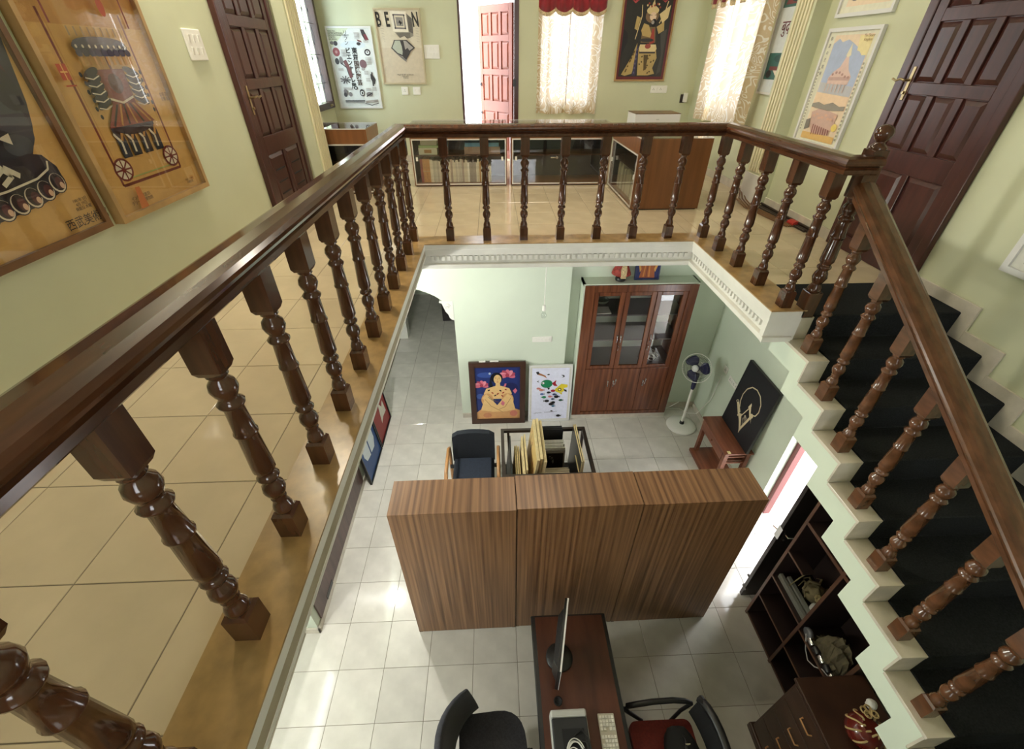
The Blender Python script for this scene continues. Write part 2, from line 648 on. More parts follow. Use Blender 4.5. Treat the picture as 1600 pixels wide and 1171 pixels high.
def pilaster(name, x0, x1, y0, y1, face):
    mb = MB()
    mb.box(x0, x1, y0, y1, UZ, CZ)
    o = struct(mb.build(name, 'wall'))
    n = 5
    pitch = (y1 - y0 - 0.06) / n
    for k in range(n):
        a = y0 + 0.03 + k * pitch
        q = MB()
        xa, xb = (x0 - 0.014, x0 + 0.002) if face < 0 else (x1 - 0.002, x1 + 0.014)
        q.box(xa, xb, a + 0.008, a + pitch - 0.014, UZ + 0.32, CZ - 0.02)
        q.build('flute_strip', 'cream', o, bevel=0.006)
    return o


pilaster('trim_1', XF, -1.852, 5.152, 5.50, 1)
pilaster('trim_2', 2.90, XR, 4.92, 5.24, -1)
MB().box(2.892, 2.901, 4.91, 5.25, UZ, UZ + 0.30).build('plinth_band', 'white', bpy.data.objects['trim_2'])

# ---- gallery slab and tiles
SLABS = [(XF - 0.15, WX0 - 0.068, YF, YB + 0.2), (WX0 - 0.068, WX1 + 0.072, WY + 0.072, YB + 0.2), (WX1 + 0.072, XR + 0.15, 2.402, YB + 0.2), (WX0 - 0.068, 1.90, YF, -0.42)]
fl = sempty('floor_upper')
m = MB()
for a, b, c, d in SLABS:
    m.box(a, b, c, d, SB, UZ - 0.010)
m.build('slab', ['concrete'], fl)
m = MB()
for a, b, c, d in [(XL, -0.72, YF, YB), (-0.72, 1.90, 3.80, YB), (1.90, XR, 2.44, YB), (XF, XL, 5.52, YB)]:
    m.box(a, b, c, d, UZ - 0.011, UZ - 0.0025)
m.build('grout_bed', ['grout'], fl)
_tm = {}


def tiles(parent, regions, x0, y0, t, ztop, matname, gap=0.0018, thick=0.010):
    xs = [r[0] for r in regions] + [r[1] for r in regions]
    ys = [r[2] for r in regions] + [r[3] for r in regions]
    i0, i1 = math.floor((min(xs) - x0) / t), math.ceil((max(xs) - x0) / t)
    j0, j1 = math.floor((min(ys) - y0) / t), math.ceil((max(ys) - y0) / t)
    n = 0
    for r in regions:
        for i in range(i0, i1):
            for j in range(j0, j1):
                a, b = max(r[0], x0 + i * t), min(r[1], x0 + (i + 1) * t)
                c, d = max(r[2], y0 + j * t), min(r[3], y0 + (j + 1) * t)
                if b - a < 0.03 or d - c < 0.03:
                    continue
                W, D = round(b - a, 3), round(d - c, 3)
                key = (W, D, matname)
                if key not in _tm:
                    g = gap
                    q = MB()
                    q.box(g, W - g, g, D - g, -thick, -0.0012)
                    k = len(q.v)
                    e = g + 0.0015
                    q._add([(g, g, -0.0012), (W - g, g, -0.0012), (W - g, D - g, -0.0012), (g, D - g, -0.0012), (e, e, 0), (W - e, e, 0), (W - e, D - e, 0), (e, D - e, 0)],
                           [(4, 5, 6, 7), (0, 1, 5, 4), (1, 2, 6, 5), (2, 3, 7, 6), (3, 0, 4, 7)])
                    _tm[key] = q.mesh('tile', [M[matname]])
                o = bpy.data.objects.new('tile', _tm[key])
                COL.objects.link(o)
                o.parent = parent
                o.location = (a, c, ztop + random.uniform(-0.0004, 0.0004))
                n += 1
    return n


tiles(fl, [(XL, -0.805, -0.44, YB), (-0.60, 1.90, YF, -0.44), (-0.805, 1.965, 3.858, YB), (1.965, XR, 2.845, YB), (XF, XL, 5.50, YB)],
      -0.963, 0.757, 0.4, UZ, 'tile_up')
# tan marble curb round the opening
CT = -0.008
struct(MB().box(-0.812, WX0, YF, WY, CT, 0).box(-0.811, WX0 - 0.03, YF, WY, UZ - 0.01, CT).build('trim_3', 'curb'))
struct(MB().box(-0.812, 1.97, WY, 3.862, CT, 0).box(-0.811, 1.969, WY + 0.03, 3.861, UZ - 0.01, CT).build('trim_4', 'curb'))
struct(MB().box(WX1, 1.97, 2.357, WY, CT, 0).box(WX1 + 0.03, 1.969, 2.40, WY, UZ - 0.01, CT).build('trim_5', 'curb'))
# white moulded cornice with dentils hanging below the curb
prof = [(0.0, CT), (0.0, -0.048), (-0.008, -0.054), (-0.012, -0.106), (-0.028, -0.114), (-0.034, -0.165), (-0.030, -0.182), (-0.002, -0.188),
        (-0.002, -0.222), (-0.012, -0.228), (-0.07, -0.228), (-0.07, CT)]
cn = sempty('trim_6')
MB().sweep(prof, [(WX0 - 0.066, WY, 0), (WX1, WY, 0), (WX1, 2.357, 0)]).build('cornice', 'white', cn)
# the long left edge is plainer: white lip, taupe frieze, thin white bead, then set back
MB().box(WX0 - 0.06, WX0, YF, WY, -0.050, CT).build('lip', 'white', cn)
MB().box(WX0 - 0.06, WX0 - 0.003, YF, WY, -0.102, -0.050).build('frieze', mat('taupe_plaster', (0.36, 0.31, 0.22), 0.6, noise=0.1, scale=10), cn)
MB().box(WX0 - 0.06, WX0, YF, WY, -0.118, -0.102).build('bead', 'white', cn)
MB().box(WX0 - 0.10, WX0 - 0.055, YF, WY, SB, -0.118).build('soffit_edge', 'white', cn)
d = MB()
k = 0
y = 2.40
while y < WY - 0.05:
    d.box(WX1 + 0.013, WX1 + 0.036, y, y + 0.024, -0.152, -0.113)
    y += 0.048
x = WX0 + 0.04
while x < WX1 - 0.04:
    d.box(x, x + 0.026, WY + 0.013, WY + 0.036, -0.152, -0.113)
    x += 0.048
o = d.build('dentil_course', 'white', cn)
o['kind'] = 'stuff'
# end face of the cornice by the stairs
MB().box(WX1 + 0.004, 1.955, 2.358, 2.40, -0.226, CT - 0.001).build('end_block', 'white', cn)
MB().box(WX1 - 0.004, 1.93, 2.34, 2.357, -0.222, -0.188).build('end_moulding', 'white', cn)

# ---- lower shell
LXW = -1.76                     # face of the lower left wall
LYB = 4.92                      # lower back wall
flo = sempty('floor_lower')
MB().box(-3.2, 3.4, YF, 9.6, LZ - 0.12, LZ - 0.0115).build('slab', 'concrete', flo)
MB().box(-3.2, 3.26, YF, 9.6, LZ - 0.0115, LZ - 0.003).build('grout_bed', 'grout', flo)
tiles(flo, [(-1.9, 3.04, 0.2, 5.10), (-1.9, -0.55, 5.10, 9.4), (-2.6, -1.9, 0.2, 2.0), (3.04, 3.26, 2.15, 3.09), (-2.6, -1.9, 4.95, 7.3)], -1.488, 1.986, 0.4, LZ, 'tile_low')
RD = (2.15, 3.09, LZ - 0.1, -1.05)
struct(wall_cells(MB(), 'x', XR, XR + 0.18, 2.38, 5.4, LZ - 0.1, UZ - 0.2, [(2.38, RD[1], RD[2], RD[3])]).build('wall_right_lower', 'wall_low'))
# back wall with the arched passage on the left and the cupboard recess on the right
AR = (-1.50, -0.55)
pts = [(AR[1], LZ - 0.1), (AR[1], -1.17)]
for q in range(0, 13):
    a = q / 12.0
    xx_ = AR[1] - 0.13 - a * (AR[1] - 0.13 - (-1.76))
    pts.append((xx_, -1.17 + 0.20 * math.sin(a * PI) ** 0.8 * 1.0))
wb = MB()
wb.box(AR[1], 0.93, LYB, 5.35, LZ - 0.1, SB)
# arch head as thin vertical strips following the curve
top = [p for p in pts[2:]]
for (xa, za), (xb, zb) in zip([(AR[1], -1.17)] + top[:-1], top):
    wb.hexa([(xb, LYB, zb), (xa, LYB, za), (xb, 5.35, zb), (xa, 5.35, za), (xb, LYB, SB), (xa, LYB, SB), (xb, 5.35, SB), (xa, 5.35, SB)])
wb.box(-3.2, -1.76, LYB, 5.35, -1.17, SB)
struct(wb.build('wall_back_lower', 'wall_low'))
struct(wall_cells(MB(), 'y', 5.05, 5.45, 0.93, XR + 0.1, LZ - 0.1, SB, [(1.10, 2.50, LZ - 0.1, -1.0)]).build('wall_back_recess', 'wall_low'))
struct(MB().box(1.0, 2.6, 5.45, 5.5, LZ - 0.1, SB).build('wall_back_niche', 'wall_low'))
# green plaster ledge boxed round the cupboard
sb = MB().box(1.075, 2.52, 4.835, 5.06, -0.975, -0.94)
sb.box(1.075, 1.098, 4.83, 5.06, LZ, -0.94).box(2.502, 2.52, 4.83, 5.06, LZ, -0.94)
struct(sb.build('trim_7', 'wall_low'))
# lower left wall stub, outer walls, passage end
struct(MB().box(-1.89, LXW, 1.92, LYB, LZ, SB).build('wall_left_lower', 'wall_low'))
struct(MB().box(-2.8, -2.62, YF, 9.4, LZ, SB).build('wall_left_outer', 'wall_low'))
struct(MB().box(-2.62, -1.735, 7.25, 7.45, LZ, SB).build('wall_left_passage', 'white'))
struct(MB().box(-2.8, 0.2, 9.2, 9.4, LZ, SB).build('wall_passage_end', 'wall_low'))
struct(MB().box(-0.55, -0.4, 5.35, 9.2, LZ, SB).build('wall_passage_right', 'wall_low'))
struct(MB().box(-2.8, 0.2, 7.86, 9.4, SB - 0.06, SB).build('ceiling_passage', 'ceiling'))
d5 = sempty('door_5', (-1.12, 7.90, LZ))
MB().box(0.0, 0.57, 0.0, 0.04, 0.01, 2.05).build('leaf_board', 'door_dark', d5, bevel=0.003)
for z0_, z1_ in ((0.15, 0.85), (1.05, 1.9)):
    MB().box(0.09, 0.48, -0.012, 0.001, z0_, z1_).build('panel', 'door_dark', d5, bevel=0.008)
# skirtings
struct(MB().box(LXW, LXW + 0.014, 1.905, LYB, LZ, LZ + 0.085).box(-1.89, LXW + 0.014, 1.905, 1.92, LZ, LZ + 0.085).build('baseboard_left_lower', 'marble', bevel=0.002))
struct(MB().box(AR[1], 1.06, LYB - 0.014, LYB, LZ, LZ + 0.085).build('baseboard_back_lower', 'marble', bevel=0.002))
struct(MB().box(2.52, XR, 5.036, 5.05, LZ, LZ + 0.085).box(XR - 0.014, XR, 3.12, 5.036, LZ, LZ + 0.085).build('baseboard_right_lower', 'marble', bevel=0.002))
struct(MB().box(XR - 0.014, XR, 3.70, 4.92, UZ, UZ + 0.09).box(XR - 0.014, XR, 5.25, YB, UZ, UZ + 0.09).build('baseboard_right_upper', 'marble', bevel=0.002))
struct(MB().box(XF, -0.46, YB - 0.014, YB, UZ, UZ + 0.09).box(0.42, XR, YB - 0.014, YB, UZ, UZ + 0.09).build('baseboard_back_upper', 'marble', bevel=0.002))
# scrolled white corbel carrying the right springing of the arch
cb = sempty('trim_8', (AR[1], LYB, -1.17))
q = MB().prism([(0.0, 0.0), (-0.17, 0.0), (-0.17, -0.025), (-0.14, -0.035), (-0.125, -0.08), (-0.10, -0.15), (-0.07, -0.19), (-0.055, -0.24), (-0.03, -0.265), (0.0, -0.275)], 'y', -0.006, 0.20)
q.build('corbel', 'white', cb, bevel=0.003)
sp = []
for k in range(26):
    a = k / 25.0 * 4.2 * PI
    rr = 0.040 * (1 - k / 30.0)
    sp.append((-0.075 + rr * math.cos(a), -0.008, -0.075 + rr * math.sin(a)))
MB().tube(sp, 0.005, 5).build('scroll', 'white', cb)
# paving outside the lower door, and a landing outside the upper one
struct(MB().box(XR + 0.19, 5.2, 1.0, 4.6, LZ - 0.13, LZ - 0.02).build('ground_porch', 'exterior'))
struct(MB().box(-1.2, 1.4, YB + 0.2, 9.6, UZ - 0.16, UZ - 0.03).build('ground_balcony', 'exterior'))

# ------------------------------------------------------------------ doors


def door_leaf(parent, name, W, H, mt, cols=3, thick=0.036, slots=False, off=0.0):
    """panelled leaf: local x 0..W, face at y=-thick, z 0..H"""
    L = bpy.data.objects.new(name, None)
    COL.objects.link(L)
    L.parent = parent
    core = MB()
    st = 0.075
    rows = [(0.11, 0.65, 2), (0.79, 1.13, cols), (1.20, 1.535, cols), (1.605, H - 0.09, cols)]
    core.box(0, W, -thick + 0.016, 0, 0, H)
    core.box(0, st, -thick, -thick + 0.017, 0, H).box(W - st, W, -thick, -thick + 0.017, 0, H)
    zc = 0.0
    for z0, z1, n in rows:
        core.box(st, W - st, -thick, -thick + 0.017, zc, z0)
        zc = z1
        mul = 0.055
        pw = (W - 2 * st - (n - 1) * mul) / n
        for i in range(n - 1):
            a = st + (i + 1) * pw + i * mul
            core.box(a, a + mul, -thick, -thick + 0.017, z0, z1)
    core.box(st, W - st, -thick, -thick + 0.017, zc, H)
    lo = core.build('leaf_frame', mt, L, bevel=0.003)
    for z0, z1, n in rows:
        mul = 0.055
        pw = (W - 2 * st - (n - 1) * mul) / n
        for i in range(n):
            a = st + i * (pw + mul)
            b = a + pw
            g, e = 0.006, 0.034
            yb, yt = -thick + 0.0155, -thick + 0.001
            pm = MB()
            vs = [(a + g, yb, z0 + g), (b - g, yb, z0 + g), (b - g, yb, z1 - g), (a + g, yb, z1 - g),
                  (a + e, yt, z0 + e), (b - e, yt, z0 + e), (b - e, yt, z1 - e), (a + e, yt, z1 - e)]
            pm._add(vs, [(4, 5, 6, 7), (0, 1, 5, 4), (1, 2, 6, 5), (2, 3, 7, 6), (3, 0, 4, 7), (3, 2, 1, 0)])
            if slots and n == 2:
                for s in range(4):
                    zz = z0 + 0.10 + s * 0.10
                    pm.box(a + 0.06, b - 0.06, yt - 0.003, yt, zz, zz + 0.012, 1)
            pm.build('panel', [mt, 'black_matte'], L)
    return L


def lever(parent, x, z, y, flip=1):
    h = MB()
    h.box(x - 0.012, x + 0.012, y - 0.006, y, z - 0.10, z + 0.10)
    h.tube([(x, y, z + 0.02), (x, y - 0.045, z + 0.02)], 0.008, 8)
    h.tube([(x, y - 0.045, z + 0.02), (x - flip * 0.03, y - 0.05, z + 0.028), (x - flip * 0.07, y - 0.05, z + 0.016), (x - flip * 0.105, y - 0.05, z + 0.026)], 0.0075, 8)
    h.tube([(x, y, z - 0.055), (x, y - 0.02, z - 0.055)], 0.010, 8)
    h.build('handle', 'brass', parent, bevel=0.002)


# right-hand upper door (closed, in the wall beside the stair head)
d1 = sempty('door_1', (XR, 3.745, UZ), -PI / 2)
q = MB().box(0, 0.075, -0.045, 0.0, 0, 2.12).box(0.865, 0.94, -0.045, 0.0, 0, 2.12).box(0.075, 0.865, -0.045, 0, 2.05, 2.12)
q.build('door_frame', 'door', d1, bevel=0.006)
MB().box(-0.03, 0.0, -0.012, 0.0, 0, 2.14).build('architrave', 'marble', d1)
lf = door_leaf(d1, 'door_leaf', 0.785, 2.045, 'door')
lf.location = (0.078, 0.0, 0.004)
lever(lf, 0.045, 1.19, -0.036, 1)
# left-hand upper door
d2 = sempty('door_2', (XL, 4.10, UZ), PI / 2)
q = MB().box(0, 0.075, -0.05, 0.0, 0, 2.12).box(0.925, 1.0, -0.05, 0.0, 0, 2.12).box(0.075, 0.925, -0.05, 0, 2.05, 2.12)
q.build('door_frame', 'door', d2, bevel=0.006)
lf = door_leaf(d2, 'door_leaf', 0.845, 2.045, 'door', slots=True)
lf.location = (0.078, 0.0, 0.004)
lever(lf, 0.04, 1.06, -0.036, -1)
# back door, swung open outwards
d3 = sempty('door_3', (0, YB, UZ))
q = MB().box(0.335, 0.40, -0.02, 0.12, 0, 2.076).box(-0.44, -0.41, -0.012, 0.12, 0, 2.076).box(-0.41, 0.335, -0.02, 0.12, 2.03, 2.076)
q.build('door_frame', 'door', d3, bevel=0.004)
lf = door_leaf(d3, 'door_leaf', 0.745, 1.955, 'door_red')
ang = math.atan2(0.57, -0.49)
lf.location = (0.336, 0.118, 0.0)
lf.rotation_euler = (0, 0, ang + 0.0)
# mirror so the panelled face looks into the room
lf.scale = (1, -1, 1)
h = MB().box(-0.012, 0.03, -0.055, 0.0, 1.0, 1.09)
h.build('hinge', 'black', d3).location = (0.335, 0.02, 0)
MB().box(0.70, 0.742, -0.05, -0.036, 0.98, 1.02).box(0.70, 0.742, -0.05, -0.036, 0.60, 0.63).build('latch', 'black', lf)
# lower door: frame in the wall, dark leaf swung into the room
d4 = sempty('door_4', (XR, RD[0], LZ))
q = MB().box(0.09, 0.17, 0.885, 0.94, 0.02, 2.08).box(0.09, 0.17, 0.0, 0.05, 0.02, 2.08).box(0.09, 0.17, 0.05, 0.885, 2.03, 2.08)
q.build('door_frame', mat('door_frame_oxblood', (0.16, 0.035, 0.035), 0.35), d4, bevel=0.004)
lf = bpy.data.objects.new('door_leaf', None)
COL.objects.link(lf)
lf.parent = d4
lf.location = (0.10, -0.022, 0.012)
MB().box(-0.725, 0.0, -0.036, 0.0, 0, 2.02).build('leaf_panel', 'door_dark', lf, bevel=0.003)
h = MB().box(-0.728, -0.70, -0.045, 0.008, 1.0, 1.14)
h.tube([(-0.67, -0.036, 1.06), (-0.67, -0.075, 1.06), (-0.60, -0.08, 1.06)], 0.008, 8).tube([(-0.67, -0.036, 1.0), (-0.67, -0.055, 1.0)], 0.012, 8)
h.tube([(-0.715, 0.0, 1.07), (-0.735, 0.05, 1.07)], 0.008, 8)
h.build('lock', 'chrome', lf)
MB().box(-0.728, -0.712, -0.05, 0.01, 0.12, 0.15).tube([(-0.72, 0.0, 0.3), (-0.72, 0.02, 0.3)], 0.012, 8).build('bolt', 'bronze', lf)

# ------------------------------------------------------------------ windows
w1 = sempty('window_1', (0, YB, 0))
MB().ring(BW[1] - BW[0], BW[3] - BW[2], 0.05, 0.06, 0.11, BW[0], BW[2]).box(1.115, 1.145, 0.065, 0.105, BW[2] + 0.05, BW[3] - 0.05).build('window_frame', 'door', w1)
MB().box(BW[0] + 0.05, BW[1] - 0.05, 0.083, 0.087, BW[2] + 0.05, BW[3] - 0.05).build('pane', 'pane', w1)
w2 = sempty('window_2', (XR, RW[1], 0), -PI / 2)
MB().ring(RW[1] - RW[0], RW[3] - RW[2], 0.05, 0.06, 0.11, 0, RW[2]).box(0.60, 0.63, 0.065, 0.105, RW[2] + 0.05, RW[3] - 0.05).build('window_frame', 'door', w2)
MB().box(0.05, RW[1] - RW[0] - 0.05, 0.083, 0.087, RW[2] + 0.05, RW[3] - 0.05).build('pane', 'pane', w2)
# leaded window in the alcove
w3 = sempty('window_3', (XF, LW[0], LW[2]), PI / 2)
WW, WH = LW[1] - LW[0], LW[3] - LW[2]
MB().ring(WW, WH, 0.075, -0.05, 0.05, 0, 0).build('window_frame', 'frame_dark', w3, bevel=0.004)
MB().box(0.075, WW - 0.075, 0.0, 0.004, 0.075, WH - 0.075).build('pane', glass_mat('milky_pane', (0.86, 0.93, 0.95), 0.6), w3)
ld = MB()
cols = [0.075 + 0.11, WW / 2, WW - 0.075 - 0.11]
for cx in cols:
    z = 0.075
    ld.tube([(cx, -0.003, z), (cx, -0.003, WH - 0.075)], 0.0035, 5)
    z = 0.22
    while z < WH - 0.35:
        ld.tube([(cx, -0.004, z), (cx + 0.055, -0.004, z + 0.10), (cx, -0.004, z + 0.20), (cx - 0.055, -0.004, z + 0.10)], 0.0035, 5, closed=True)
        ld.ell((cx, -0.005, z + 0.36), (0.016, 0.006, 0.022), 8, 6)
        z += 0.5
for zz in (0.30, 0.62, 0.95, 1.25):
    ld.tube([(0.075, -0.003, zz), (WW - 0.075, -0.003, zz)], 0.003, 5)
ld.build('lead_lines', 'black', w3)
h = MB().box(0.60, 0.64, -0.062, -0.05, 0.02, 0.05).tube([(0.62, -0.06, 0.035), (0.62, -0.085, 0.04), (0.55, -0.09, 0.055)], 0.006, 6)
h.build('catch', 'brass', w3)

# ================================================================== STAIRCASE
SXL, SX2, SX3 = 1.9165, 2.050, 3.026
Y0, RUN, RISE = 2.121, 0.2653, 0.165
Z0 = -0.2206
NS = 12
st = thing('staircase', 'flight of stairs with black carpet, cream marble ends and green stepped underside', 'staircase', (SXL, 2.386, UZ))
OF = (SXL, 2.386, UZ)
topp, bot = [], []
for k in range(-1, NS):
    yb, yf = Y0 - k * RUN + RUN, Y0 - k * RUN
    z = Z0 - k * RISE - 0.02
    topp += [(yb, z), (yf, z)]
topp[0] = (2.50, topp[0][1])
for j in range(0, NS + 1):
    z = -0.385 - RISE * j
    bot += [(2.49 - RUN * j, z), (2.228 - RUN * j, z)]
bot = bot[:-1]
yl = topp[-1][0]
bot = [p for p in bot if p[0] > yl] + [(yl, -0.385 - RISE * NS)]
zz = MB()
# stringer and soffit slab in convex vertical slices
ys = sorted(set([round(p[0], 4) for p in topp + bot]))


def _tz(y):
    k = math.ceil((Y0 - y) / RUN - 1e-6) if y < Y0 + RUN else -1
    return Z0 - max(k, -1) * RISE - 0.02


def _bz(y):
    j = math.ceil((2.228 - y) / RUN - 1e-6)
    return -0.385 - RISE * max(0, j)


for a, b in zip(ys[:-1], ys[1:]):
    c = (a + b) / 2
    zz.box(SXL + 0.012, SX3, a, b, _bz(c), _tz(c))
zz.build('stringer', 'wall_low', st, off=OF)
tm = None
for k in range(-1, NS):
    yf, z = Y0 - k * RUN, Z0 - k * RISE
    if k >= 0:
        q = MB().box(SXL, SX2, yf - 0.014, yf + RUN - 0.0125, z - 0.020, z)
        q.build('tread_tile', 'marble', st, off=OF, bevel=0.002)
    q = MB().box(SXL, SX2, yf - 0.012, yf - 0.0005, z - RISE, z - 0.0205 if k >= 0 else UZ - 0.004)
    q.build('riser_tile', 'marble', st, off=OF, bevel=0.0015)
# carpet runner: a single folded strip
cp = [(2.842, UZ + 0.010)]
for k in range(-1, NS):
    yf, z = Y0 - k * RUN, (Z0 - k * RISE if k >= 0 else UZ)
    cp += [(yf - 0.006, z + 0.010), (yf - 0.014, z + 0.004), (yf - 0.014, z - 0.03)]
    zn = Z0 - (k + 1) * RISE
    cp += [(yf - 0.012, zn + 0.016), (yf - 0.018, zn + 0.010)]
cp = cp[:-2]
bk = [(p[0] + 0.012, p[1] - 0.014) for p in cp]
q = MB()
n = len(cp)
for i in range(n - 1):
    a, b, c, d = cp[i], cp[i + 1], bk[i + 1], bk[i]
    q.prism([a, b, c, d], 'x', SX2 + 0.002, SX3 + 0.004)
q.build('carpet_runner', 'carpet', st, off=OF)
for k in range(-1, NS):
    yf, z = Y0 - k * RUN, (Z0 - k * RISE if k >= 0 else UZ)
    q = MB().box(XR - 0.018, XR - 0.002, yf - 0.10, yf + RUN - 0.10 if k >= 0 else 2.82, z - RISE - 0.06, z + 0.085)
    q.build('skirting_tile', 'marble', st, off=OF, bevel=0.002)

# ================================================================== BALUSTRADES
PROF = [(0.0, 0.0)]
bal = MB()
hb = 0.034


def baluster_shape(mb, H=0.80, s=1.0, shear=0.0):
    h = hb * s
    mb.hexa([(-h, -h, 0), (h, -h, 0), (-h, h, 0), (h, h, 0), (-h, -h, 0.100), (h, -h, 0.100), (-h, h, 0.100), (h, h, 0.100)])
    e = h * 0.80
    mb.hexa([(-h, -h, 0.100), (h, -h, 0.100), (-h, h, 0.100), (h, h, 0.100), (-e, -e, 0.112), (e, -e, 0.112), (-e, e, 0.112), (e, e, 0.112)])
    prof = [(0.026, 0.108), (0.031, 0.118), (0.030, 0.132), (0.024, 0.150), (0.019, 0.164), (0.024, 0.172), (0.019, 0.178), (0.028, 0.192), (0.034, 0.212), (0.031, 0.232),
            (0.021, 0.248), (0.020, 0.256), (0.031, 0.264), (0.033, 0.271), (0.027, 0.281), (0.022, 0.289), (0.0325, 0.305), (0.0320, 0.325),
            (0.0275, 0.445), (0.0315, 0.449), (0.0325, 0.456), (0.0285, 0.464), (0.0250, 0.545), (0.033, 0.554), (0.035, 0.562), (0.025, 0.574), (0.023, 0.580),
            (0.030, 0.592), (0.0355, 0.609), (0.032, 0.627), (0.021, 0.641), (0.021, 0.646), (0.027, 0.651), (0.024, 0.656), (0.028, 0.662), (0.030, 0.668)]
    mb.lathe([(r * s, z) for r, z in prof], n=18)
    mb.hexa([(-e, -e, 0.660), (e, -e, 0.660), (-e, e, 0.660), (e, e, 0.660), (-h, -h, 0.674), (h, -h, 0.674), (-h, h, 0.674), (h, h, 0.674)])
    mb.hexa([(-h, -h, 0.674), (h, -h, 0.674), (-h, h, 0.674), (h, h, 0.674), (-h, -h, H - shear), (h, -h, H - shear), (-h, h, H + shear), (h, h, H + shear)])
    return mb


XB, YBAL, XBR = -0.705, 3.759, 1.846
gb = thing('gallery_balustrade', 'dark red brown turned wood balustrade running round the upper gallery opening', 'balustrade', (XB, YBAL, 0))
bm1 = baluster_shape(MB()).mesh('baluster', [M['rail_v']])
spots = [(XB, YBAL - 0.318 * i) for i in range(0, 14)] + [(XB + 0.319 * i, YBAL) for i in range(1, 9)] + [(XBR, YBAL - 0.333 * i) for i in range(1, 5)]
for x, y in spots:
    o = bpy.data.objects.new('baluster', bm1)
    COL.objects.link(o)
    o.parent = gb
    o.location = (x - XB, y - YBAL, 0)
RP = [(-0.040, 0), (0.040, 0), (0.045, 0.006), (0.045, 0.024), (0.040, 0.029), (0.036, 0.034), (0.040, 0.038), (0.052, 0.041), (0.064, 0.048), (0.068, 0.058), (0.066, 0.068), (0.056, 0.078),
      (0.036, 0.086), (0.0, 0.090), (-0.036, 0.086), (-0.056, 0.078), (-0.066, 0.068), (-0.068, 0.058), (-0.064, 0.048), (-0.052, 0.041), (-0.040, 0.038), (-0.036, 0.034), (-0.040, 0.029), (-0.045, 0.024), (-0.045, 0.006)]
ZR = 0.798
MB().sweep(RP, [(0, -4.4, ZR), (0, 0, ZR), (XBR - XB, 0, ZR), (XBR - XB, 2.372 - YBAL, ZR), (1.985 - XB, 2.372 - YBAL, ZR)]).build('handrail', 'rail', gb)

sb_ = thing('stair_balustrade', 'brown turned wood balustrade, coloured as if lit, sloping down the open side of the stairs', 'balustrade', (1.983, 2.40, UZ))
nw = MB()
h = 0.042
nw.box(-h, h, -h, h, 0, 0.17)
pf = [(0.034, 0.165), (0.040, 0.178), (0.036, 0.20), (0.025, 0.222), (0.032, 0.235), (0.042, 0.262), (0.036, 0.29), (0.026, 0.31), (0.038, 0.322), (0.040, 0.332), (0.028, 0.345),
      (0.040, 0.365), (0.040, 0.39), (0.034, 0.50), (0.040, 0.506), (0.040, 0.516), (0.034, 0.525), (0.031, 0.60), (0.042, 0.612), (0.042, 0.622), (0.030, 0.634), (0.042, 0.66), (0.040, 0.68), (0.028, 0.70), (0.036, 0.715), (0.036, 0.73)]
nw.lathe(pf, n=18)
nw.box(-h, h, -h, h, 0.725, 0.965)
np_ = nw.build('newel_post', 'rail_v', sb_, bevel=0.004)
fn = MB().lathe([(0.040, 0.962), (0.043, 0.972), (0.036, 0.982), (0.022, 0.992), (0.020, 0.999), (0.032, 1.010), (0.042, 1.030), (0.043, 1.042), (0.036, 1.062), (0.018, 1.074), (0.002, 1.077)], n=20)
fn.build('finial', 'rail_v', np_)
sl = RISE / RUN
bm2 = baluster_shape(MB(), 0.812, 1.0, hb * sl).mesh('baluster', [M['rail_stair']])
for k in range(0, 11):
    o = bpy.data.objects.new('baluster', bm2)
    COL.objects.link(o)
    o.parent = sb_
    o.location = (0.0, 2.222 - 0.2665 * k - 2.40, Z0 - RISE * k - UZ)
zb = lambda y: 0.572 - 0.619 * (2.222 - y)
ya, yb2 = 2.36, -0.9
RPS = [(a, b * 1.17) for a, b in RP]
MB().sweep(RPS, [(0, ya - 2.40, zb(ya) - UZ), (0, yb2 - 2.40, zb(yb2) - UZ)]).build('handrail', 'rail_stair', sb_)

# ================================================================== LOWER FLOOR FURNITURE
# ---- three tall laminate units in a row, backs towards us
SA = 0.0078
for i, (lab, dx, dy, dz) in enumerate([('tall striped walnut laminate shelving unit at the end beside the lit floor, back turned', 0, 0, 0),
                                      ('tall striped walnut laminate shelving unit in the middle behind the mahogany desk', 0.003, 0.006, 0.004),
                                      ('tall striped walnut laminate shelving unit nearest the dark open door', 0.005, 0.004, 0.000)]):
    wv = 0.9165
    ox = -0.809 + (0.9197 * i) * math.cos(SA) + dx
    oy = 1.876 + 0.9197 * i * math.sin(SA) + dy
    t = thing('shelving_unit', lab, 'bookcase', (ox, oy, LZ), SA, 'laminate shelving units in a row')
    Hh, D = 1.826 + dz, 0.308
    MB().box(0.001, wv - 0.001, 0.0, 0.016, 0.012, Hh - 0.018).build('back_panel', 'lam', t)
    MB().box(0, wv, 0.0, D, Hh - 0.018, Hh).build('top_panel', 'lam', t, bevel=0.0015)
    for s in (0.0, wv - 0.018):
        MB().box(s, s + 0.018, 0.016, D, 0.0, Hh - 0.018).build('side_panel', 'lam', t)
    for k in range(4):
        MB().box(0.018, wv - 0.018, 0.016, D - 0.01, 0.06 + k * 0.44, 0.078 + k * 0.44).build('shelf', 'lam', t)
    MB().box(0.018, wv - 0.018, D - 0.03, D - 0.015, 0.0, 0.06).build('kickboard', 'lam', t)
    MB().box(0.0, 0.03, 0.002, 0.03, 0.0, 0.012).box(wv - 0.03, wv, 0.002, 0.03, 0.0, 0.012).build('foot', 'black', t)

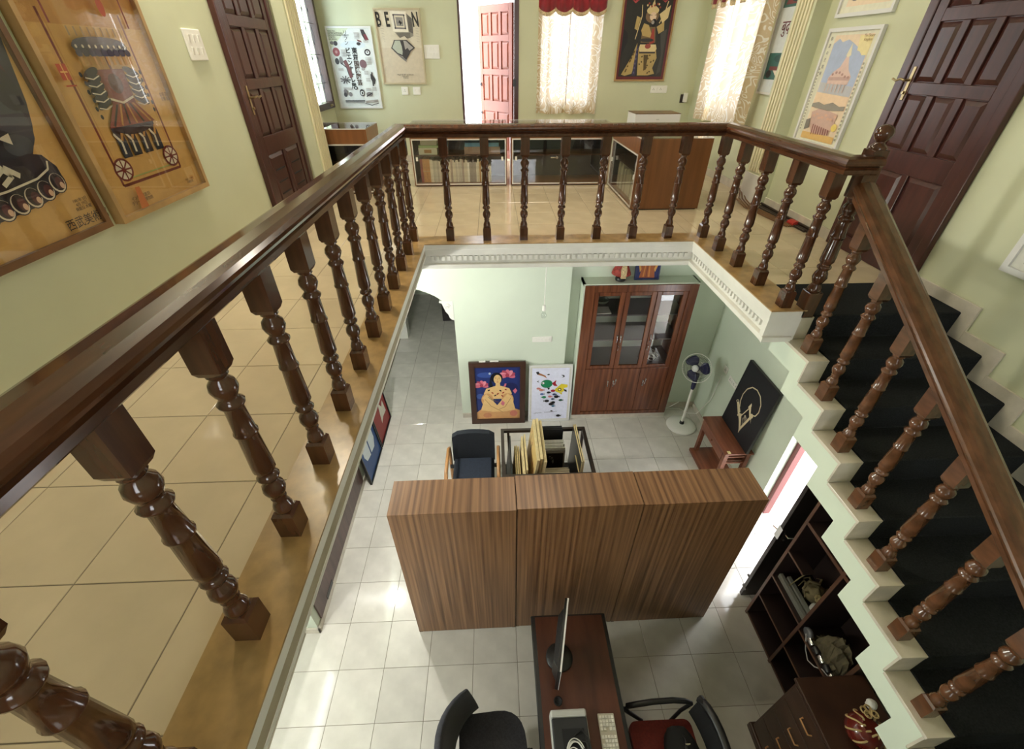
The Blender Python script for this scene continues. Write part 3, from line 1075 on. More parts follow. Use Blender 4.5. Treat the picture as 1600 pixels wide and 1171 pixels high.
# ---- mahogany desk
t = thing('office_desk', 'long mahogany desk with black edging running from the shelving units', 'desk', (0.522, 0.70, LZ))
DX0, DX1, DY0, DY1, DZ = -0.297, 0.297, -1.0, 0.945, 0.75
MB().box(DX0 + 0.026, DX1 - 0.024, DY0 + 0.012, DY1 - 0.012, DZ - 0.030, DZ).build('desk_top', 'desk', t)
e = MB().prism([(DX0 + 0.026, DZ - 0.001), (DX0 + 0.026, DZ - 0.032), (DX0 + 0.006, DZ - 0.030), (DX0 - 0.008, DZ - 0.018), (DX0 - 0.002, DZ - 0.006)], 'y', DY0, DY1)
e.prism([(DX1 - 0.024, DZ - 0.001), (DX1 - 0.024, DZ - 0.032), (DX1, DZ - 0.030), (DX1 + 0.008, DZ - 0.018), (DX1 + 0.002, DZ - 0.006)], 'y', DY0, DY1)
e.box(DX0 + 0.018, DX1 - 0.012, DY1 - 0.012, DY1, DZ - 0.032, DZ - 0.001).box(DX0 + 0.018, DX1 - 0.012, DY0, DY0 + 0.012, DZ - 0.032, DZ - 0.001)
e.build('edge_band', 'black', t)
for yy in (DY0 + 0.08, DY1 - 0.10):
    MB().box(DX0 + 0.05, DX1 - 0.05, yy, yy + 0.025, 0.0, DZ - 0.03).build('leg_panel', 'desk', t)
MB().box(-0.012, 0.012, DY0 + 0.105, DY1 - 0.10, 0.22, DZ - 0.03).build('modesty_panel', 'desk', t)
g = MB().lathe([(0.031, 0.0), (0.031, 0.004), (0.024, 0.005), (0.022, 0.001), (0.0, 0.0008)], (-0.153, 0.362, DZ), 20)
g.build('cable_grommet', 'black_matte', t)

# ---- thin monitor seen edge-on
mz = LZ + DZ
t = thing('computer_monitor', 'thin black monitor on a round foot seen edge-on on the desk', 'monitor', (0.412, 1.335, mz + 0.001), math.radians(-14.0))
MB().lathe([(0.100, 0.0), (0.102, 0.006), (0.096, 0.014), (0.05, 0.018), (0.03, 0.024)], (0, 0, 0), 28).build('foot', 'black', t)
MB().prism([(-0.025, 0.02), (0.005, 0.02), (0.0, 0.16), (-0.02, 0.16)], 'y', -0.04, 0.04).build('stand', 'black', t, bevel=0.004)
b = MB()
b.hexa([(-0.012, -0.245, 0.105), (0.012, -0.245, 0.105), (-0.012, 0.245, 0.105), (0.012, 0.245, 0.105), (-0.012, -0.245, 0.425), (0.012, -0.245, 0.425), (-0.012, 0.245, 0.425), (0.012, 0.245, 0.425)])
b.hexa([(-0.045, -0.15, 0.13), (-0.012, -0.20, 0.12), (-0.045, 0.15, 0.13), (-0.012, 0.20, 0.12), (-0.045, -0.15, 0.34), (-0.012, -0.20, 0.36), (-0.045, 0.15, 0.34), (-0.012, 0.20, 0.36)])
b.build('housing', 'black', t, bevel=0.003)
MB().box(0.0125, 0.0165, -0.244, 0.244, 0.106, 0.424).box(0.005, 0.0165, -0.244, 0.244, 0.4255, 0.4285).build('bezel', mat('bezel_glare_white', (0.85, 0.85, 0.85), 0.3), t)  # white stands in for glare along the bezel and top edge
MB().box(0.0166, 0.0175, -0.225, 0.225, 0.125, 0.405).build('screen', mat('dark_screen', (0.01, 0.012, 0.014), 0.08), t)

# ---- flat scanner with a coil of cable on it
t = thing('flatbed_scanner', 'black flatbed scanner with a pale grey rear edge on the desk', 'scanner', (0.42, 0.83, mz + 0.001))
MB().box(-0.125, 0.125, -0.22, 0.155, 0.0, 0.075).build('base', 'plastic_grey', t, bevel=0.012)
MB().box(-0.118, 0.118, -0.215, 0.110, 0.075, 0.098).build('lid', mat('dark_grey_plastic', (0.022, 0.023, 0.025), 0.55), t, bevel=0.008)
MB().box(-0.122, 0.122, 0.112, 0.158, 0.060, 0.100).build('rear_cover', 'plastic_grey', t, bevel=0.012)
MB().box(-0.055, 0.09, -0.21, 0.05, 0.098, 0.101).build('lid_recess', 'black_matte', t)
cz = mz + 0.106
c = MB()
for q in range(5):
    r = 0.062 + 0.010 * math.sin(q * 2.1)
    oy, ox = 0.012 * math.cos(q * 1.7), 0.010 * math.sin(q * 2.3)
    c.tube([(0.435 + ox + (r * 0.85) * math.cos(a * PI / 12), 0.725 + oy + r * 1.25 * math.sin(a * PI / 12), cz + 0.004 * q + 0.002 * math.sin(a)) for a in range(24)], 0.0036, 5, closed=True)
c.tube([(0.40, 0.68, cz + 0.01), (0.42, 0.72, cz + 0.024), (0.44, 0.70, cz + 0.024), (0.46, 0.66, cz + 0.012)], 0.0028, 5)
tag(c.build('cable_coil', 'plastic', off=(0.435, 0.725, cz)), 'coiled thin white cable lying on the black scanner lid', 'cable')
c = MB()
pts = [(0.44, 0.84, cz), (0.49, 0.87, cz + 0.012), (0.53, 0.83, cz + 0.01), (0.54, 0.77, cz), (0.535, 0.71, cz - 0.002), (0.51, 0.66, cz)]
c.tube(pts, 0.004, 6).tube([(0.47, 0.80, cz + 0.004), (0.50, 0.76, cz + 0.02), (0.50, 0.70, cz + 0.012), (0.485, 0.64, cz + 0.006)], 0.006, 6)
c.tube([(0.46, 0.82, cz), (0.515, 0.80, cz + 0.02), (0.52, 0.72, cz + 0.02), (0.47, 0.66, cz + 0.014)], 0.004, 6)
tag(c.build('power_cable', 'black', off=(0.5, 0.76, cz)), 'black power cable looping off the side of the scanner', 'cable')

# ---- white keyboard
t = thing('computer_keyboard', 'dirty white computer keyboard near the right edge of the desk', 'keyboard', (0.682, 0.76, mz), math.radians(-1.0))
MB().box(-0.056, 0.056, -0.215, 0.215, 0.0, 0.016).build('case', mat('yellowed_plastic', (0.56, 0.52, 0.42), 0.5), t, bevel=0.003)
kc = MB()
yk = 0.205
for row in range(19):
    yk -= 0.0215
    if row in (4, 9):
        continue
    for c5 in range(5):
        x0 = -0.050 + c5 * 0.0205
        if random.random() < 0.08:
            continue
        kc.box(x0, x0 + 0.017, yk, yk + 0.018, 0.016, 0.023)
o = kc.build('keycaps', mat('ivory_keycaps', (0.80, 0.78, 0.70), 0.5, noise=0.2, scale=40), t)
o['kind'] = 'stuff'

# ---- charcoal task chair on the left of the desk


def star_base(parent, rr=0.30, h=0.40):
    b = MB().lathe([(0.035, 0.06), (0.035, 0.12), (0.024, 0.13), (0.024, h)], n=12)
    b.build('column', 'black', parent)
    for k in range(5):
        a = 2 * PI * k / 5 + 0.3
        dx, dy = math.cos(a), math.sin(a)
        lg = MB().hexa([(dx * 0.02 - dy * 0.025, dy * 0.02 + dx * 0.025, 0.065), (dx * 0.02 + dy * 0.025, dy * 0.02 - dx * 0.025, 0.065),
                        (dx * rr - dy * 0.014, dy * rr + dx * 0.014, 0.055), (dx * rr + dy * 0.014, dy * rr - dx * 0.014, 0.055),
                        (dx * 0.02 - dy * 0.025, dy * 0.02 + dx * 0.025, 0.11), (dx * 0.02 + dy * 0.025, dy * 0.02 - dx * 0.025, 0.11),
                        (dx * rr - dy * 0.014, dy * rr + dx * 0.014, 0.080), (dx * rr + dy * 0.014, dy * rr - dx * 0.014, 0.080)])
        l_ = lg.build('leg', 'black', parent)
        MB().lathe([(0.026, -0.012), (0.028, 0.0), (0.026, 0.012)], (dx * rr, dy * rr, 0.028), 12, mtx=Matrix.Rotation(PI / 2, 4, 'X') @ Matrix.Rotation(a, 4, 'Y')).build('caster', 'black_matte', l_)


def rounded(pts, r, n=6):
    """polygon with rounded corners"""
    out = []
    N = len(pts)
    for i in range(N):
        p0, p, p1 = Vector(pts[i - 1]), Vector(pts[i]), Vector(pts[(i + 1) % N])
        rr = r[i] if isinstance(r, (list, tuple)) else r
        a, b = (p0 - p).normalized(), (p1 - p).normalized()
        for k in range(n + 1):
            t = k / n
            q = (p + a * rr) * (1 - t) ** 2 + p * 2 * t * (1 - t) + (p + b * rr) * t ** 2
            out.append((q.x, q.y))
    return out


t = thing('task_chair', 'charcoal fabric swivel chair with curved back left of the mahogany desk', 'chair', (-0.10, 0.845, LZ), math.radians(4))
star_base(t)
q = MB().prism(rounded([(-0.235, -0.25), (0.245, -0.25), (0.245, 0.25), (-0.235, 0.25)], [0.06, 0.20, 0.20, 0.06]), 'z', 0.41, 0.485, smooth=False)
q.build('seat', 'fab_grey', t, bevel=0.025, seg=3)
MB().box(-0.14, 0.14, -0.14, 0.14, 0.385, 0.412).build('seat_plate', 'black', t)
bk_ = MB()
NA = 14
ringv = []
for side in (0, 1):
    for k in range(NA + 1):
        a = -1.15 + 2.30 * k / NA
        R0 = 0.335 + (0.045 if side else 0)
        for j in range(6):
            z = 0.47 + 0.40 * j / 5
            lean = -0.06 * (j / 5) ** 1.3
            ringv.append((-R0 * math.cos(a) * 0.95 + 0.05 + lean, 0.285 * math.sin(a) / math.sin(1.15) * (1.04 if side else 1.0), z))
W6 = NA + 1
fs = []
for side in (0, 1):
    for k in range(NA):
        for j in range(5):
            b0 = side * W6 * 6 + k * 6 + j
            fs.append((b0, b0 + 1, b0 + 7, b0 + 6))
for k in range(NA):
    for j in (0, 5):
        a0, a1 = k * 6 + j, W6 * 6 + k * 6 + j
        fs.append((a0, a0 + 6, a1 + 6, a1))
for k in (0, NA):
    for j in range(5):
        a0, a1 = k * 6 + j, W6 * 6 + k * 6 + j
        fs.append((a0, a0 + 1, a1 + 1, a1))
bk_._add(ringv, fs, 0, True)
bk_.build('backrest', 'fab_grey', t, bevel=0.012)
MB().bar((-0.12, 0, 0.39), (-0.33, 0, 0.40), 0.06, 0.012).bar((-0.33, 0, 0.395), (-0.36, 0, 0.60), 0.06, 0.012, up=(0, 1, 0)).build('back_support', 'black', t)

# ---- black loop-arm chair with red seat on the right of the desk
t = thing('loop_arm_chair', 'black office chair with loop arms and dark red seat right of the desk', 'chair', (1.12, 0.78, LZ), PI)
star_base(t)
MB().prism(rounded([(-0.24, -0.22), (0.22, -0.22), (0.22, 0.22), (-0.24, 0.22)], 0.06), 'z', 0.40, 0.465).build('seat', 'fab_red', t, bevel=0.022, seg=3)
MB().box(-0.13, 0.13, -0.13, 0.13, 0.380, 0.402).build('seat_plate', 'black', t)
for s in (-1, 1):
    yy = s * 0.275
    pa = [(0.10, yy * 0.86, 0.40), (0.20, yy, 0.46), (0.245, yy, 0.54), (0.235, yy, 0.605), (0.17, yy, 0.632), (0.05, yy * 1.03, 0.640), (-0.10, yy * 1.04, 0.640), (-0.19, yy * 1.02, 0.630), (-0.24, yy * 0.98, 0.61)]
    MB().tube(pa, [0.014, 0.016, 0.018, 0.019, 0.020, 0.020, 0.020, 0.019, 0.016], 8).build('armrest', 'black', t)
    MB().tube([(-0.24, yy * 0.98, 0.61), (-0.18, yy * 0.95, 0.50), (-0.10, yy * 0.8, 0.40)], 0.013, 8).build('arm_stay', 'black', t)
bp = []
for s in range(9):
    a = -1 + 2 * s / 8
    bp.append((-0.30 + 0.05 * a * a, 0.25 * a, 0.0))
bb = MB()
for (xa, ya_, _), (xb_, yb_, _) in zip(bp[:-1], bp[1:]):
    bb.hexa([(xa - 0.025, ya_, 0.50), (xa + 0.015, ya_, 0.50), (xb_ - 0.025, yb_, 0.50), (xb_ + 0.015, yb_, 0.50),
             (xa - 0.04, ya_, 0.76), (xa + 0.0, ya_, 0.76), (xb_ - 0.04, yb_, 0.76), (xb_ + 0.0, yb_, 0.76)])
bb.build('backrest', 'black_matte', t)
MB().tube([(p[0] - 0.02, p[1] * 1.06, 0.765 - 0.05 * (p[1] / 0.25) ** 4) for p in bp], 0.032, 8).build('back_rim', 'black', t)
MB().bar((-0.05, 0, 0.392), (-0.30, 0, 0.42), 0.06, 0.014).bar((-0.30, 0, 0.41), (-0.33, 0, 0.60), 0.06, 0.014, up=(0, 1, 0)).build('back_support', 'black', t)
t = thing('shoulder_bag', 'slumped black bag with a shiny buckle on the dark red seat', 'bag', (1.22, 0.80, LZ + 0.467))
b = MB()
b.ell((0, 0, 0.052), (0.125, 0.155, 0.052), 18, 10, jit=0.05)
b.build('body', 'black_matte', t)
MB().tube([(-0.06, -0.12, 0.05), (0.0, -0.05, 0.115), (0.03, 0.05, 0.115), (0.02, 0.14, 0.05)], 0.010, 6, flat=0.5).build('strap', 'black', t)
MB().ring(0.035, 0.028, 0.006, 0, 0.006, -0.02, 0).build('buckle', 'chrome', t).location = (0.03, 0.02, 0.112)

# ---- navy armchair with wooden arms behind the units
t = thing('armchair', 'black-navy upholstered armchair with golden oak arms behind the shelving units', 'chair', (-0.318, 3.50, LZ))
MB().box(-0.245, 0.245, -0.28, 0.18, 0.33, 0.45).build('seat', 'fab_navy', t, bevel=0.03, seg=3)
bb = MB()
for k in range(8):
    a0, a1 = -1 + 2 * k / 8, -1 + 2 * (k + 1) / 8
    def zt(a):
        return 0.815 - 0.02 * a * a - (0.03 if abs(a) == 1 else 0)
    def yy_(a):
        return 0.02 * (1 - a * a)
    bb.hexa([(0.255 * a0, 0.155 + yy_(a0), 0.42), (0.255 * a1, 0.155 + yy_(a1), 0.42), (0.255 * a0, 0.235 + yy_(a0), 0.42), (0.255 * a1, 0.235 + yy_(a1), 0.42),
             (0.255 * a0, 0.205 + yy_(a0), zt(a0)), (0.255 * a1, 0.205 + yy_(a1), zt(a1)), (0.255 * a0, 0.275 + yy_(a0), zt(a0)), (0.255 * a1, 0.275 + yy_(a1), zt(a1))])
bb.build('backrest', 'fab_navy', t)
MB().box(-0.20, 0.215, -0.27, 0.15, 0.45, 0.475).build('seat_pad', mat('navy_seat_pad', (0.014, 0.020, 0.036), 0.9, noise=0.2, scale=60), t, bevel=0.012)
for s in (-1, 1):
    x = s * 0.297
    pa = [(x, 0.20, 0.10), (x, 0.215, 0.40), (x, 0.20, 0.60), (x, 0.13, 0.652), (x, -0.05, 0.655), (x, -0.22, 0.650), (x, -0.285, 0.60), (x, -0.30, 0.45), (x, -0.30, 0.02)]
    MB().tube(pa, 0.021, 8).build('armrest', 'oak', t)
    MB().bar((x, 0.20, 0.10), (x + 0.0, 0.23, 0.0), 0.036, 0.036).build('leg', 'oak', t)
    MB().bar((x - s * 0.0, -0.22, 0.36), (x - s * 0.06, -0.22, 0.36), 0.03, 0.04).bar((x, 0.12, 0.36), (x - s * 0.06, 0.12, 0.36), 0.03, 0.04).build('arm_bracket', 'black', t)

# ---- print rack with boards
t = thing('print_rack', 'dark brown steel browser rack for prints standing behind the shelving units', 'rack', (0.53, 3.46, LZ))
RZ = 0.745
f_ = MB()
for y in (-0.36, 0.36):
    f_.box(-0.515, 0.515, y - 0.019, y + 0.019, RZ - 0.019, RZ + 0.019)
for x in (-0.496, 0.496):
    f_.box(x - 0.019, x + 0.019, -0.341, 0.341, RZ - 0.019, RZ + 0.019)
f_.build('top_frame', 'bronze', t)
for x in (-0.496, 0.496):
    for y in (-0.36, 0.36):
        MB().bar((x, y, 0), (x, y, RZ - 0.019), 0.032, 0.032).build('leg', 'bronze', t)
    MB().bar((x * 0.86, 0.34, RZ - 0.01), (x * 0.80, 0.02, 0.20), 0.028, 0.022).bar((x * 0.86, -0.34, RZ - 0.01), (x * 0.80, -0.02, 0.20), 0.028, 0.022).build('v_strut', 'bronze', t)
MB().box(-0.48, 0.48, -0.33, 0.33, 0.16, 0.178).build('floor_tray', 'bronze', t)
MB().box(-0.515, 0.515, 0.35, 0.37, 0.11, 0.135).box(-0.515, 0.515, -0.37, -0.35, 0.11, 0.135).build('base_rail', 'bronze', t)
LT = LZ + 0.180


def board(name, label, cat, x, y0, y1, h, th, lean, mname, group=None, art=None):
    """board standing on its long edge, running away from us, leaning sideways by lean metres at the top"""
    o = thing(name, label, cat, (x, (y0 + y1) / 2, LT), 0, group)
    L = (y1 - y0) / 2
    b = MB().hexa([(-th / 2, -L, 0), (th / 2, -L, 0), (-th / 2, L, 0), (th / 2, L, 0), (-th / 2 + lean, -L, h), (th / 2 + lean, -L, h), (-th / 2 + lean, L, h), (th / 2 + lean, L, h)])
    if name == 'leaning_panel':
        b.m[4] = b.m[5] = 1
    b.build('stretcher', [mname, 'black'], o, bevel=0.002 if name != 'leaning_panel' else 0)
    if art:
        a = MB()
        def P(v, u):
            return (-th / 2 + lean * v - 0.0012, -L + 2 * L * u, h * v)
        a._add([P(0.05, 0.04), P(0.05, 0.96), P(0.96, 0.96), P(0.96, 0.04)], [(0, 1, 2, 3)], 0)
        for k in range(10):
            u, v = random.uniform(0.1, 0.9), random.uniform(0.3, 0.92)
            s1, s2 = random.uniform(0.02, 0.06), random.uniform(0.02, 0.08)
            q = [P(v - s2, u), P(v, u + s1), P(v + s2, u), P(v, u - s1)]
            a._add([(p[0] - 0.0006, p[1], p[2]) for p in q], [(0, 1, 2, 3)], 1 + k % 2)
        a.build('painting', [ink((0.78, 0.66, 0.42)), ink((0.55, 0.30, 0.18)), ink((0.30, 0.25, 0.16))], o)
    return o


for i, (x, h, dy) in enumerate([(0.325, 0.78, 0.0), (0.362, 0.785, 0.015), (0.400, 0.765, -0.01)]):
    board('stretched_canvas', ['tall pale wood-edged canvas leaning in the rack, painted face showing', 'tall pale wood-edged canvas, middle of the three leaning in the rack',
          'tall pale wood-edged canvas of the three, next to the stacked prints'][i], 'canvas', x, 3.13 + dy, 3.78 + dy * 0.5, h, 0.030, 0.085, 'canvas', 'tall canvases in the print rack', art=(i == 0))
for i, (x, h, y0) in enumerate([(0.160, 0.47, 3.14), (0.180, 0.475, 3.13), (0.202, 0.46, 3.15)]):
    board('small_canvas', 'short thin pale canvas in the rack, %s of three counted from the dark frame' % nth(i), 'canvas', x, y0, 3.66, h, 0.016, 0.02, 'canvas', 'short canvases in the print rack')
for i, (x, h, y0) in enumerate([(0.232, 0.565, 3.13), (0.262, 0.60, 3.16)]):
    board('medium_canvas', ['lower of two mid-height pale canvases beside the tall ones in the rack', 'higher of two mid-height pale canvases beside the tall ones in the rack'][i], 'canvas', x, y0, 3.72, h, 0.018, 0.035, 'canvas', 'mid-height canvases in the print rack')
o = thing('dark_frame', 'black framed grey picture leaning at the end of the rack by the armchair', 'picture', (0.085, 3.46, LT))
MB().hexa([(-0.008, -0.32, 0), (0.008, -0.32, 0), (-0.008, 0.30, 0), (0.008, 0.30, 0), (0.03, -0.32, 0.54), (0.046, -0.32, 0.54), (0.03, 0.30, 0.54), (0.046, 0.30, 0.54)]).build('frame', 'black', o)
MB().hexa([(0.006, -0.28, 0.03), (0.010, -0.28, 0.03), (0.006, 0.26, 0.03), (0.010, 0.26, 0.03), (0.042, -0.28, 0.51), (0.046, -0.28, 0.51), (0.042, 0.26, 0.51), (0.046, 0.26, 0.51)]).build('print', 'plastic_grey', o)
# right half: prints in short upright bundles
lay = [(3.715, 0.66, 'black_matte', 4, 'black mount boards standing in the rack'), (3.56, 0.575, 'paper', 7, 'white prints standing in the rack in front of black boards')]
XA, XBd = 0.50, 0.755
for y, h, mm, n, lab in lay:
    for k in range(n):
        th = 0.0125
        yk_ = y + 0.07 - k * 0.0195
        tag(MB().box(XA + random.uniform(0, 0.006), XBd + random.uniform(-0.012, 0.012), yk_ - th / 2, yk_ + th / 2, LT, LT + h + random.uniform(-0.006, 0.006)).build('mounted_print', mm, off=(0.63, yk_, LT)), '%s from the back of the %s' % (nth(k), lab.replace(' standing', '')), 'print', lab)
o = thing('matted_photograph', 'grey-matted dark photograph facing us between stacks of white prints', 'picture', (0.63, 3.425, LT), 0, None, math.radians(-6))
MB().box(-0.13, 0.13, 0.0, 0.006, 0.0, 0.55).build('mat_board', mat('grey_mat_board', (0.22, 0.21, 0.19), 0.8), o)
poly_art(o, 'print', 0.205, 0.27, -0.095, 0.245, -0.0006, [((0.07, 0.06, 0.05), 'r', (0, 0, 1, 1)), ((0.42, 0.42, 0.40), 'e', (0.24, 0.82, 0.05, 0.03)), ((0.45, 0.45, 0.43), 'e', (0.36, 0.74, 0.05, 0.04)), ((0.5, 0.5, 0.48), 'p', [(0.36, 0.55), (0.44, 0.66), (0.48, 0.5), (0.42, 0.4)]), ((0.3, 0.3, 0.28), 'l', [(0.15, 0.8), (0.40, 0.60)], 0.006)])
for k in range(8):
    yk_ = 3.345 - k * 0.017
    tag(MB().box(0.49 + random.uniform(0, 0.006), 0.79 + random.uniform(-0.01, 0.01), yk_ - 0.007, yk_ + 0.007, LT, LT + 0.40 + random.uniform(-0.005, 0.005)).build('mounted_print', mat('cream_prints', (0.66, 0.56, 0.42), 0.8), off=(0.64, yk_, LT)),
        '%s from the back of the cream prints at the front of the rack' % nth(k), 'print', 'cream prints at the front of the rack')
for i, (x, h, y0, y1) in enumerate([(0.862, 0.50, 3.13, 3.45), (0.885, 0.66, 3.20, 3.80), (0.905, 0.665, 3.20, 3.80)]):
    board('leaning_panel', ['low pale panel at the open end of the rack nearest us', 'taller pale panel leaning in the open end of the rack, inner one', 'taller pale panel leaning in the open end of the rack, outer one'][i], 'panel', x, y0, y1, h, 0.014, 0.015, 'canvas', 'panels at the open end of the rack')

# ---- fitted cupboard in the recess
t = thing('fitted_cupboard', 'tall glossy red teak cupboard with three glazed doors fitted in the recess', 'cupboard', (1.80, 4.83, LZ))
cx = lambda x: x - 1.80
ch = lambda z: z - LZ
MB().box(cx(1.10), cx(2.50), 0.02, 0.60, 0.07, 0.085).box(cx(1.10), cx(1.12), 0.02, 0.60, 0.085, ch(-0.98)).box(cx(2.48), cx(2.50), 0.02, 0.60, 0.085, ch(-0.98)).box(cx(1.12), cx(2.48), 0.58, 0.60, 0.085, ch(-0.98)).box(cx(1.12), cx(2.48), 0.02, 0.58, ch(-1.0), ch(-0.98)).build('carcass', 'lam_red', t)
fo = MB()
fo.box(cx(1.09), cx(1.215), -0.012, 0.02, 0.075, ch(-0.955)).box(cx(2.402), cx(2.51), -0.012, 0.02, 0.075, ch(-0.955)).box(cx(1.215), cx(2.402), -0.012, 0.02, ch(-1.045), ch(-0.955)).box(cx(1.215), cx(2.402), -0.012, 0.02, 0.075, ch(-3.0))
fo.build('face_frame', 'lam_red', t, bevel=0.004)
MB().box(cx(1.09), cx(2.51), -0.006, 0.02, 0.0, 0.075).build('plinth', 'marble', t)
backs = mat('cupboard_inside', (0.62, 0.68, 0.56), 0.7)
MB().box(cx(1.12), cx(2.48), 0.572, 0.58, 0.085, ch(-1.0)).build('back_board', backs, t)
for z in (-1.42, -1.80, -2.22):
    MB().box(cx(1.12), cx(2.48), 0.10, 0.57, ch(z) - 0.018, ch(z)).build('shelf', mat('cupboard_shelf', (0.10, 0.085, 0.08), 0.5), t)
dx = [(1.217, 1.610), (1.613, 2.005), (2.008, 2.400)]
for i, (a, b) in enumerate(dx):
    W = b - a
    dr = bpy.data.objects.new('glazed_door', None)
    COL.objects.link(dr)
    dr.parent = t
    dr.location = (cx(a), 0.016, ch(-2.215))
    Hh = 1.165
    lw = 0.062
    fr = MB()
    fr.box(0, lw, -0.016, 0.018, 0, Hh).box(W - lw, W, -0.016, 0.018, 0, Hh).box(lw, W - lw, -0.016, 0.018, 0, 0.05).box(lw, W - lw, -0.016, 0.018, Hh - 0.055, Hh)
    fr.build('door_frame', 'lam_red', dr, bevel=0.006)
    MB().box(lw, W - lw, 0.0, 0.004, 0.05, Hh - 0.055).build('pane', 'pane', dr)
    hx = W - 0.022 if i == 0 else 0.022 if i == 1 else 0.03
    hd = MB().tube([(hx, -0.016, 0.44), (hx, -0.038, 0.445), (hx, -0.038, 0.535), (hx, -0.016, 0.54)], 0.009, 6)
    hd.build('handle', 'chrome', dr)
    if i > 0:
        kk = MB().lathe([(0.010, -0.02), (0.010, 0.0)], (hx - 0.01, -0.016, 0.375), 10, mtx=Matrix.Rotation(PI / 2, 4, 'X'))
        kk.tube([(hx - 0.01, -0.036, 0.375), (hx - 0.012, -0.042, 0.35), (hx - 0.014, -0.034, 0.31)], 0.006, 6, flat=0.5)
        kk.build('lock_and_keys', 'chrome', dr)
    pn = bpy.data.objects.new('panel_door', None)
    COL.objects.link(pn)
    pn.parent = t
    pn.location = (cx(a), 0.016, ch(-2.998))
    MB().box(0, W, -0.016, 0.018, 0, 0.778).build('door_board', 'lam_red', pn, bevel=0.003)
    hx2 = W - 0.05 if i == 0 else (0.025 if i == 1 else 0.06)
    MB().tube([(hx2, -0.016, 0.48), (hx2, -0.038, 0.485), (hx2, -0.038, 0.565), (hx2, -0.016, 0.57)], 0.009, 6).build('handle', 'chrome', pn)
    if i > 0:
        kk = MB().tube([(hx2 + 0.03, -0.016, 0.60), (hx2 + 0.03, -0.036, 0.60), (hx2 + 0.028, -0.04, 0.55), (hx2 + 0.02, -0.034, 0.51)], 0.007, 6, flat=0.6)
        kk.build('lock_and_keys', 'chrome', pn)
# contents
tag(MB().box(1.24, 1.50, 4.95, 5.14, -1.42, -1.407).build('paper_sheaf', 'paper', off=(1.37, 5.04, -1.42)), 'white papers lying on the top shelf of the glazed cupboard', 'papers')
q = MB().lathe([(0.03, 0.0), (0.085, 0.02), (0.095, 0.055), (0.088, 0.055), (0.078, 0.024), (0.02, 0.006)], (1.44, 5.28, -1.42), 20)
tag(q.build('glass_bowl', mat('dull_green_glaze', (0.18, 0.20, 0.14), 0.2), off=(1.44, 5.28, -1.42)), 'small dark bowl on the top shelf of the glazed cupboard', 'bowl')
q = MB()
for k in range(22):
    c0 = Vector((2.13 + random.uniform(-0.06, 0.10), 5.02 + random.uniform(-0.05, 0.06), -2.12 + random.uniform(-0.03, 0.06)))
    r = random.uniform(0.04, 0.075)
    ax = random.uniform(0, PI)
    tl = random.uniform(0.4, 1.3)
    pp = []
    for j in range(14):
        a = 2 * PI * j / 14
        v = Vector((r * math.cos(a), r * math.sin(a), 0))
        v.rotate(Euler((tl, 0, ax)))
        pz = max(-2.212, c0.z + v.z)
        pp.append((c0.x + v.x, c0.y + v.y, pz))
    q.tube(pp, 0.004, 5, closed=True)
tag(q.build('cable_bundle', 'plastic', off=(2.14, 5.02, -2.22)), 'tangled bundle of white cable behind the glazed door nearest the fan', 'cable')
q = MB().tube([(2.02 + 0.3 * k / 12, 5.08 + 0.02 * math.sin(k), -2.205 + 0.30 * math.sin(PI * (k / 12) ** 0.7) * (1 - k / 16)) for k in range(13)], 0.007, 6)
tag(q.build('black_cable', 'black', off=(2.1, 5.08, -2.21)), 'black cable curving above the tangled white cable in the cupboard', 'cable')

# ---- things on the ledge above the cupboard
t = thing('festive_doll', 'small figurine in a red and gold dress on a black base above the cupboard', 'figurine', (1.545, 4.95, -0.94))
MB().lathe([(0.062, 0), (0.066, 0.012), (0.060, 0.045), (0.045, 0.052)], n=18).build('base', 'black', t)
MB().lathe([(0.040, 0.050), (0.062, 0.058), (0.118, 0.085), (0.112, 0.11), (0.085, 0.17), (0.055, 0.23), (0.04, 0.26), (0.048, 0.30), (0.035, 0.335), (0.018, 0.345)], n=22).build('dress', mat('red_brocade', (0.30, 0.03, 0.02), 0.6, noise=0.5, scale=40), t)
MB().prism([(-0.030, 0.065), (0.030, 0.065), (0.035, 0.17), (0.015, 0.26), (-0.015, 0.26), (-0.035, 0.17)], 'y', -0.116, -0.09).build('apron', mat('gold_brocade', (0.55, 0.42, 0.22), 0.4, noise=0.5, scale=60), t)
MB().ell((0, 0, 0.385), (0.036, 0.036, 0.045)).build('head', mat('painted_skin', (0.5, 0.28, 0.16), 0.5), t)
MB().lathe([(0.038, 0.405), (0.042, 0.42), (0.028, 0.45), (0.006, 0.47)], n=14).build('crown', 'brass', t)
for s in (-1, 1):
    MB().tube([(s * 0.045, -0.01, 0.31), (s * 0.085, -0.03, 0.24), (s * 0.05, -0.09, 0.22)], [0.018, 0.015, 0.010], 8).build('arm', mat('red_brocade', (0.3, 0.03, 0.02)), t)
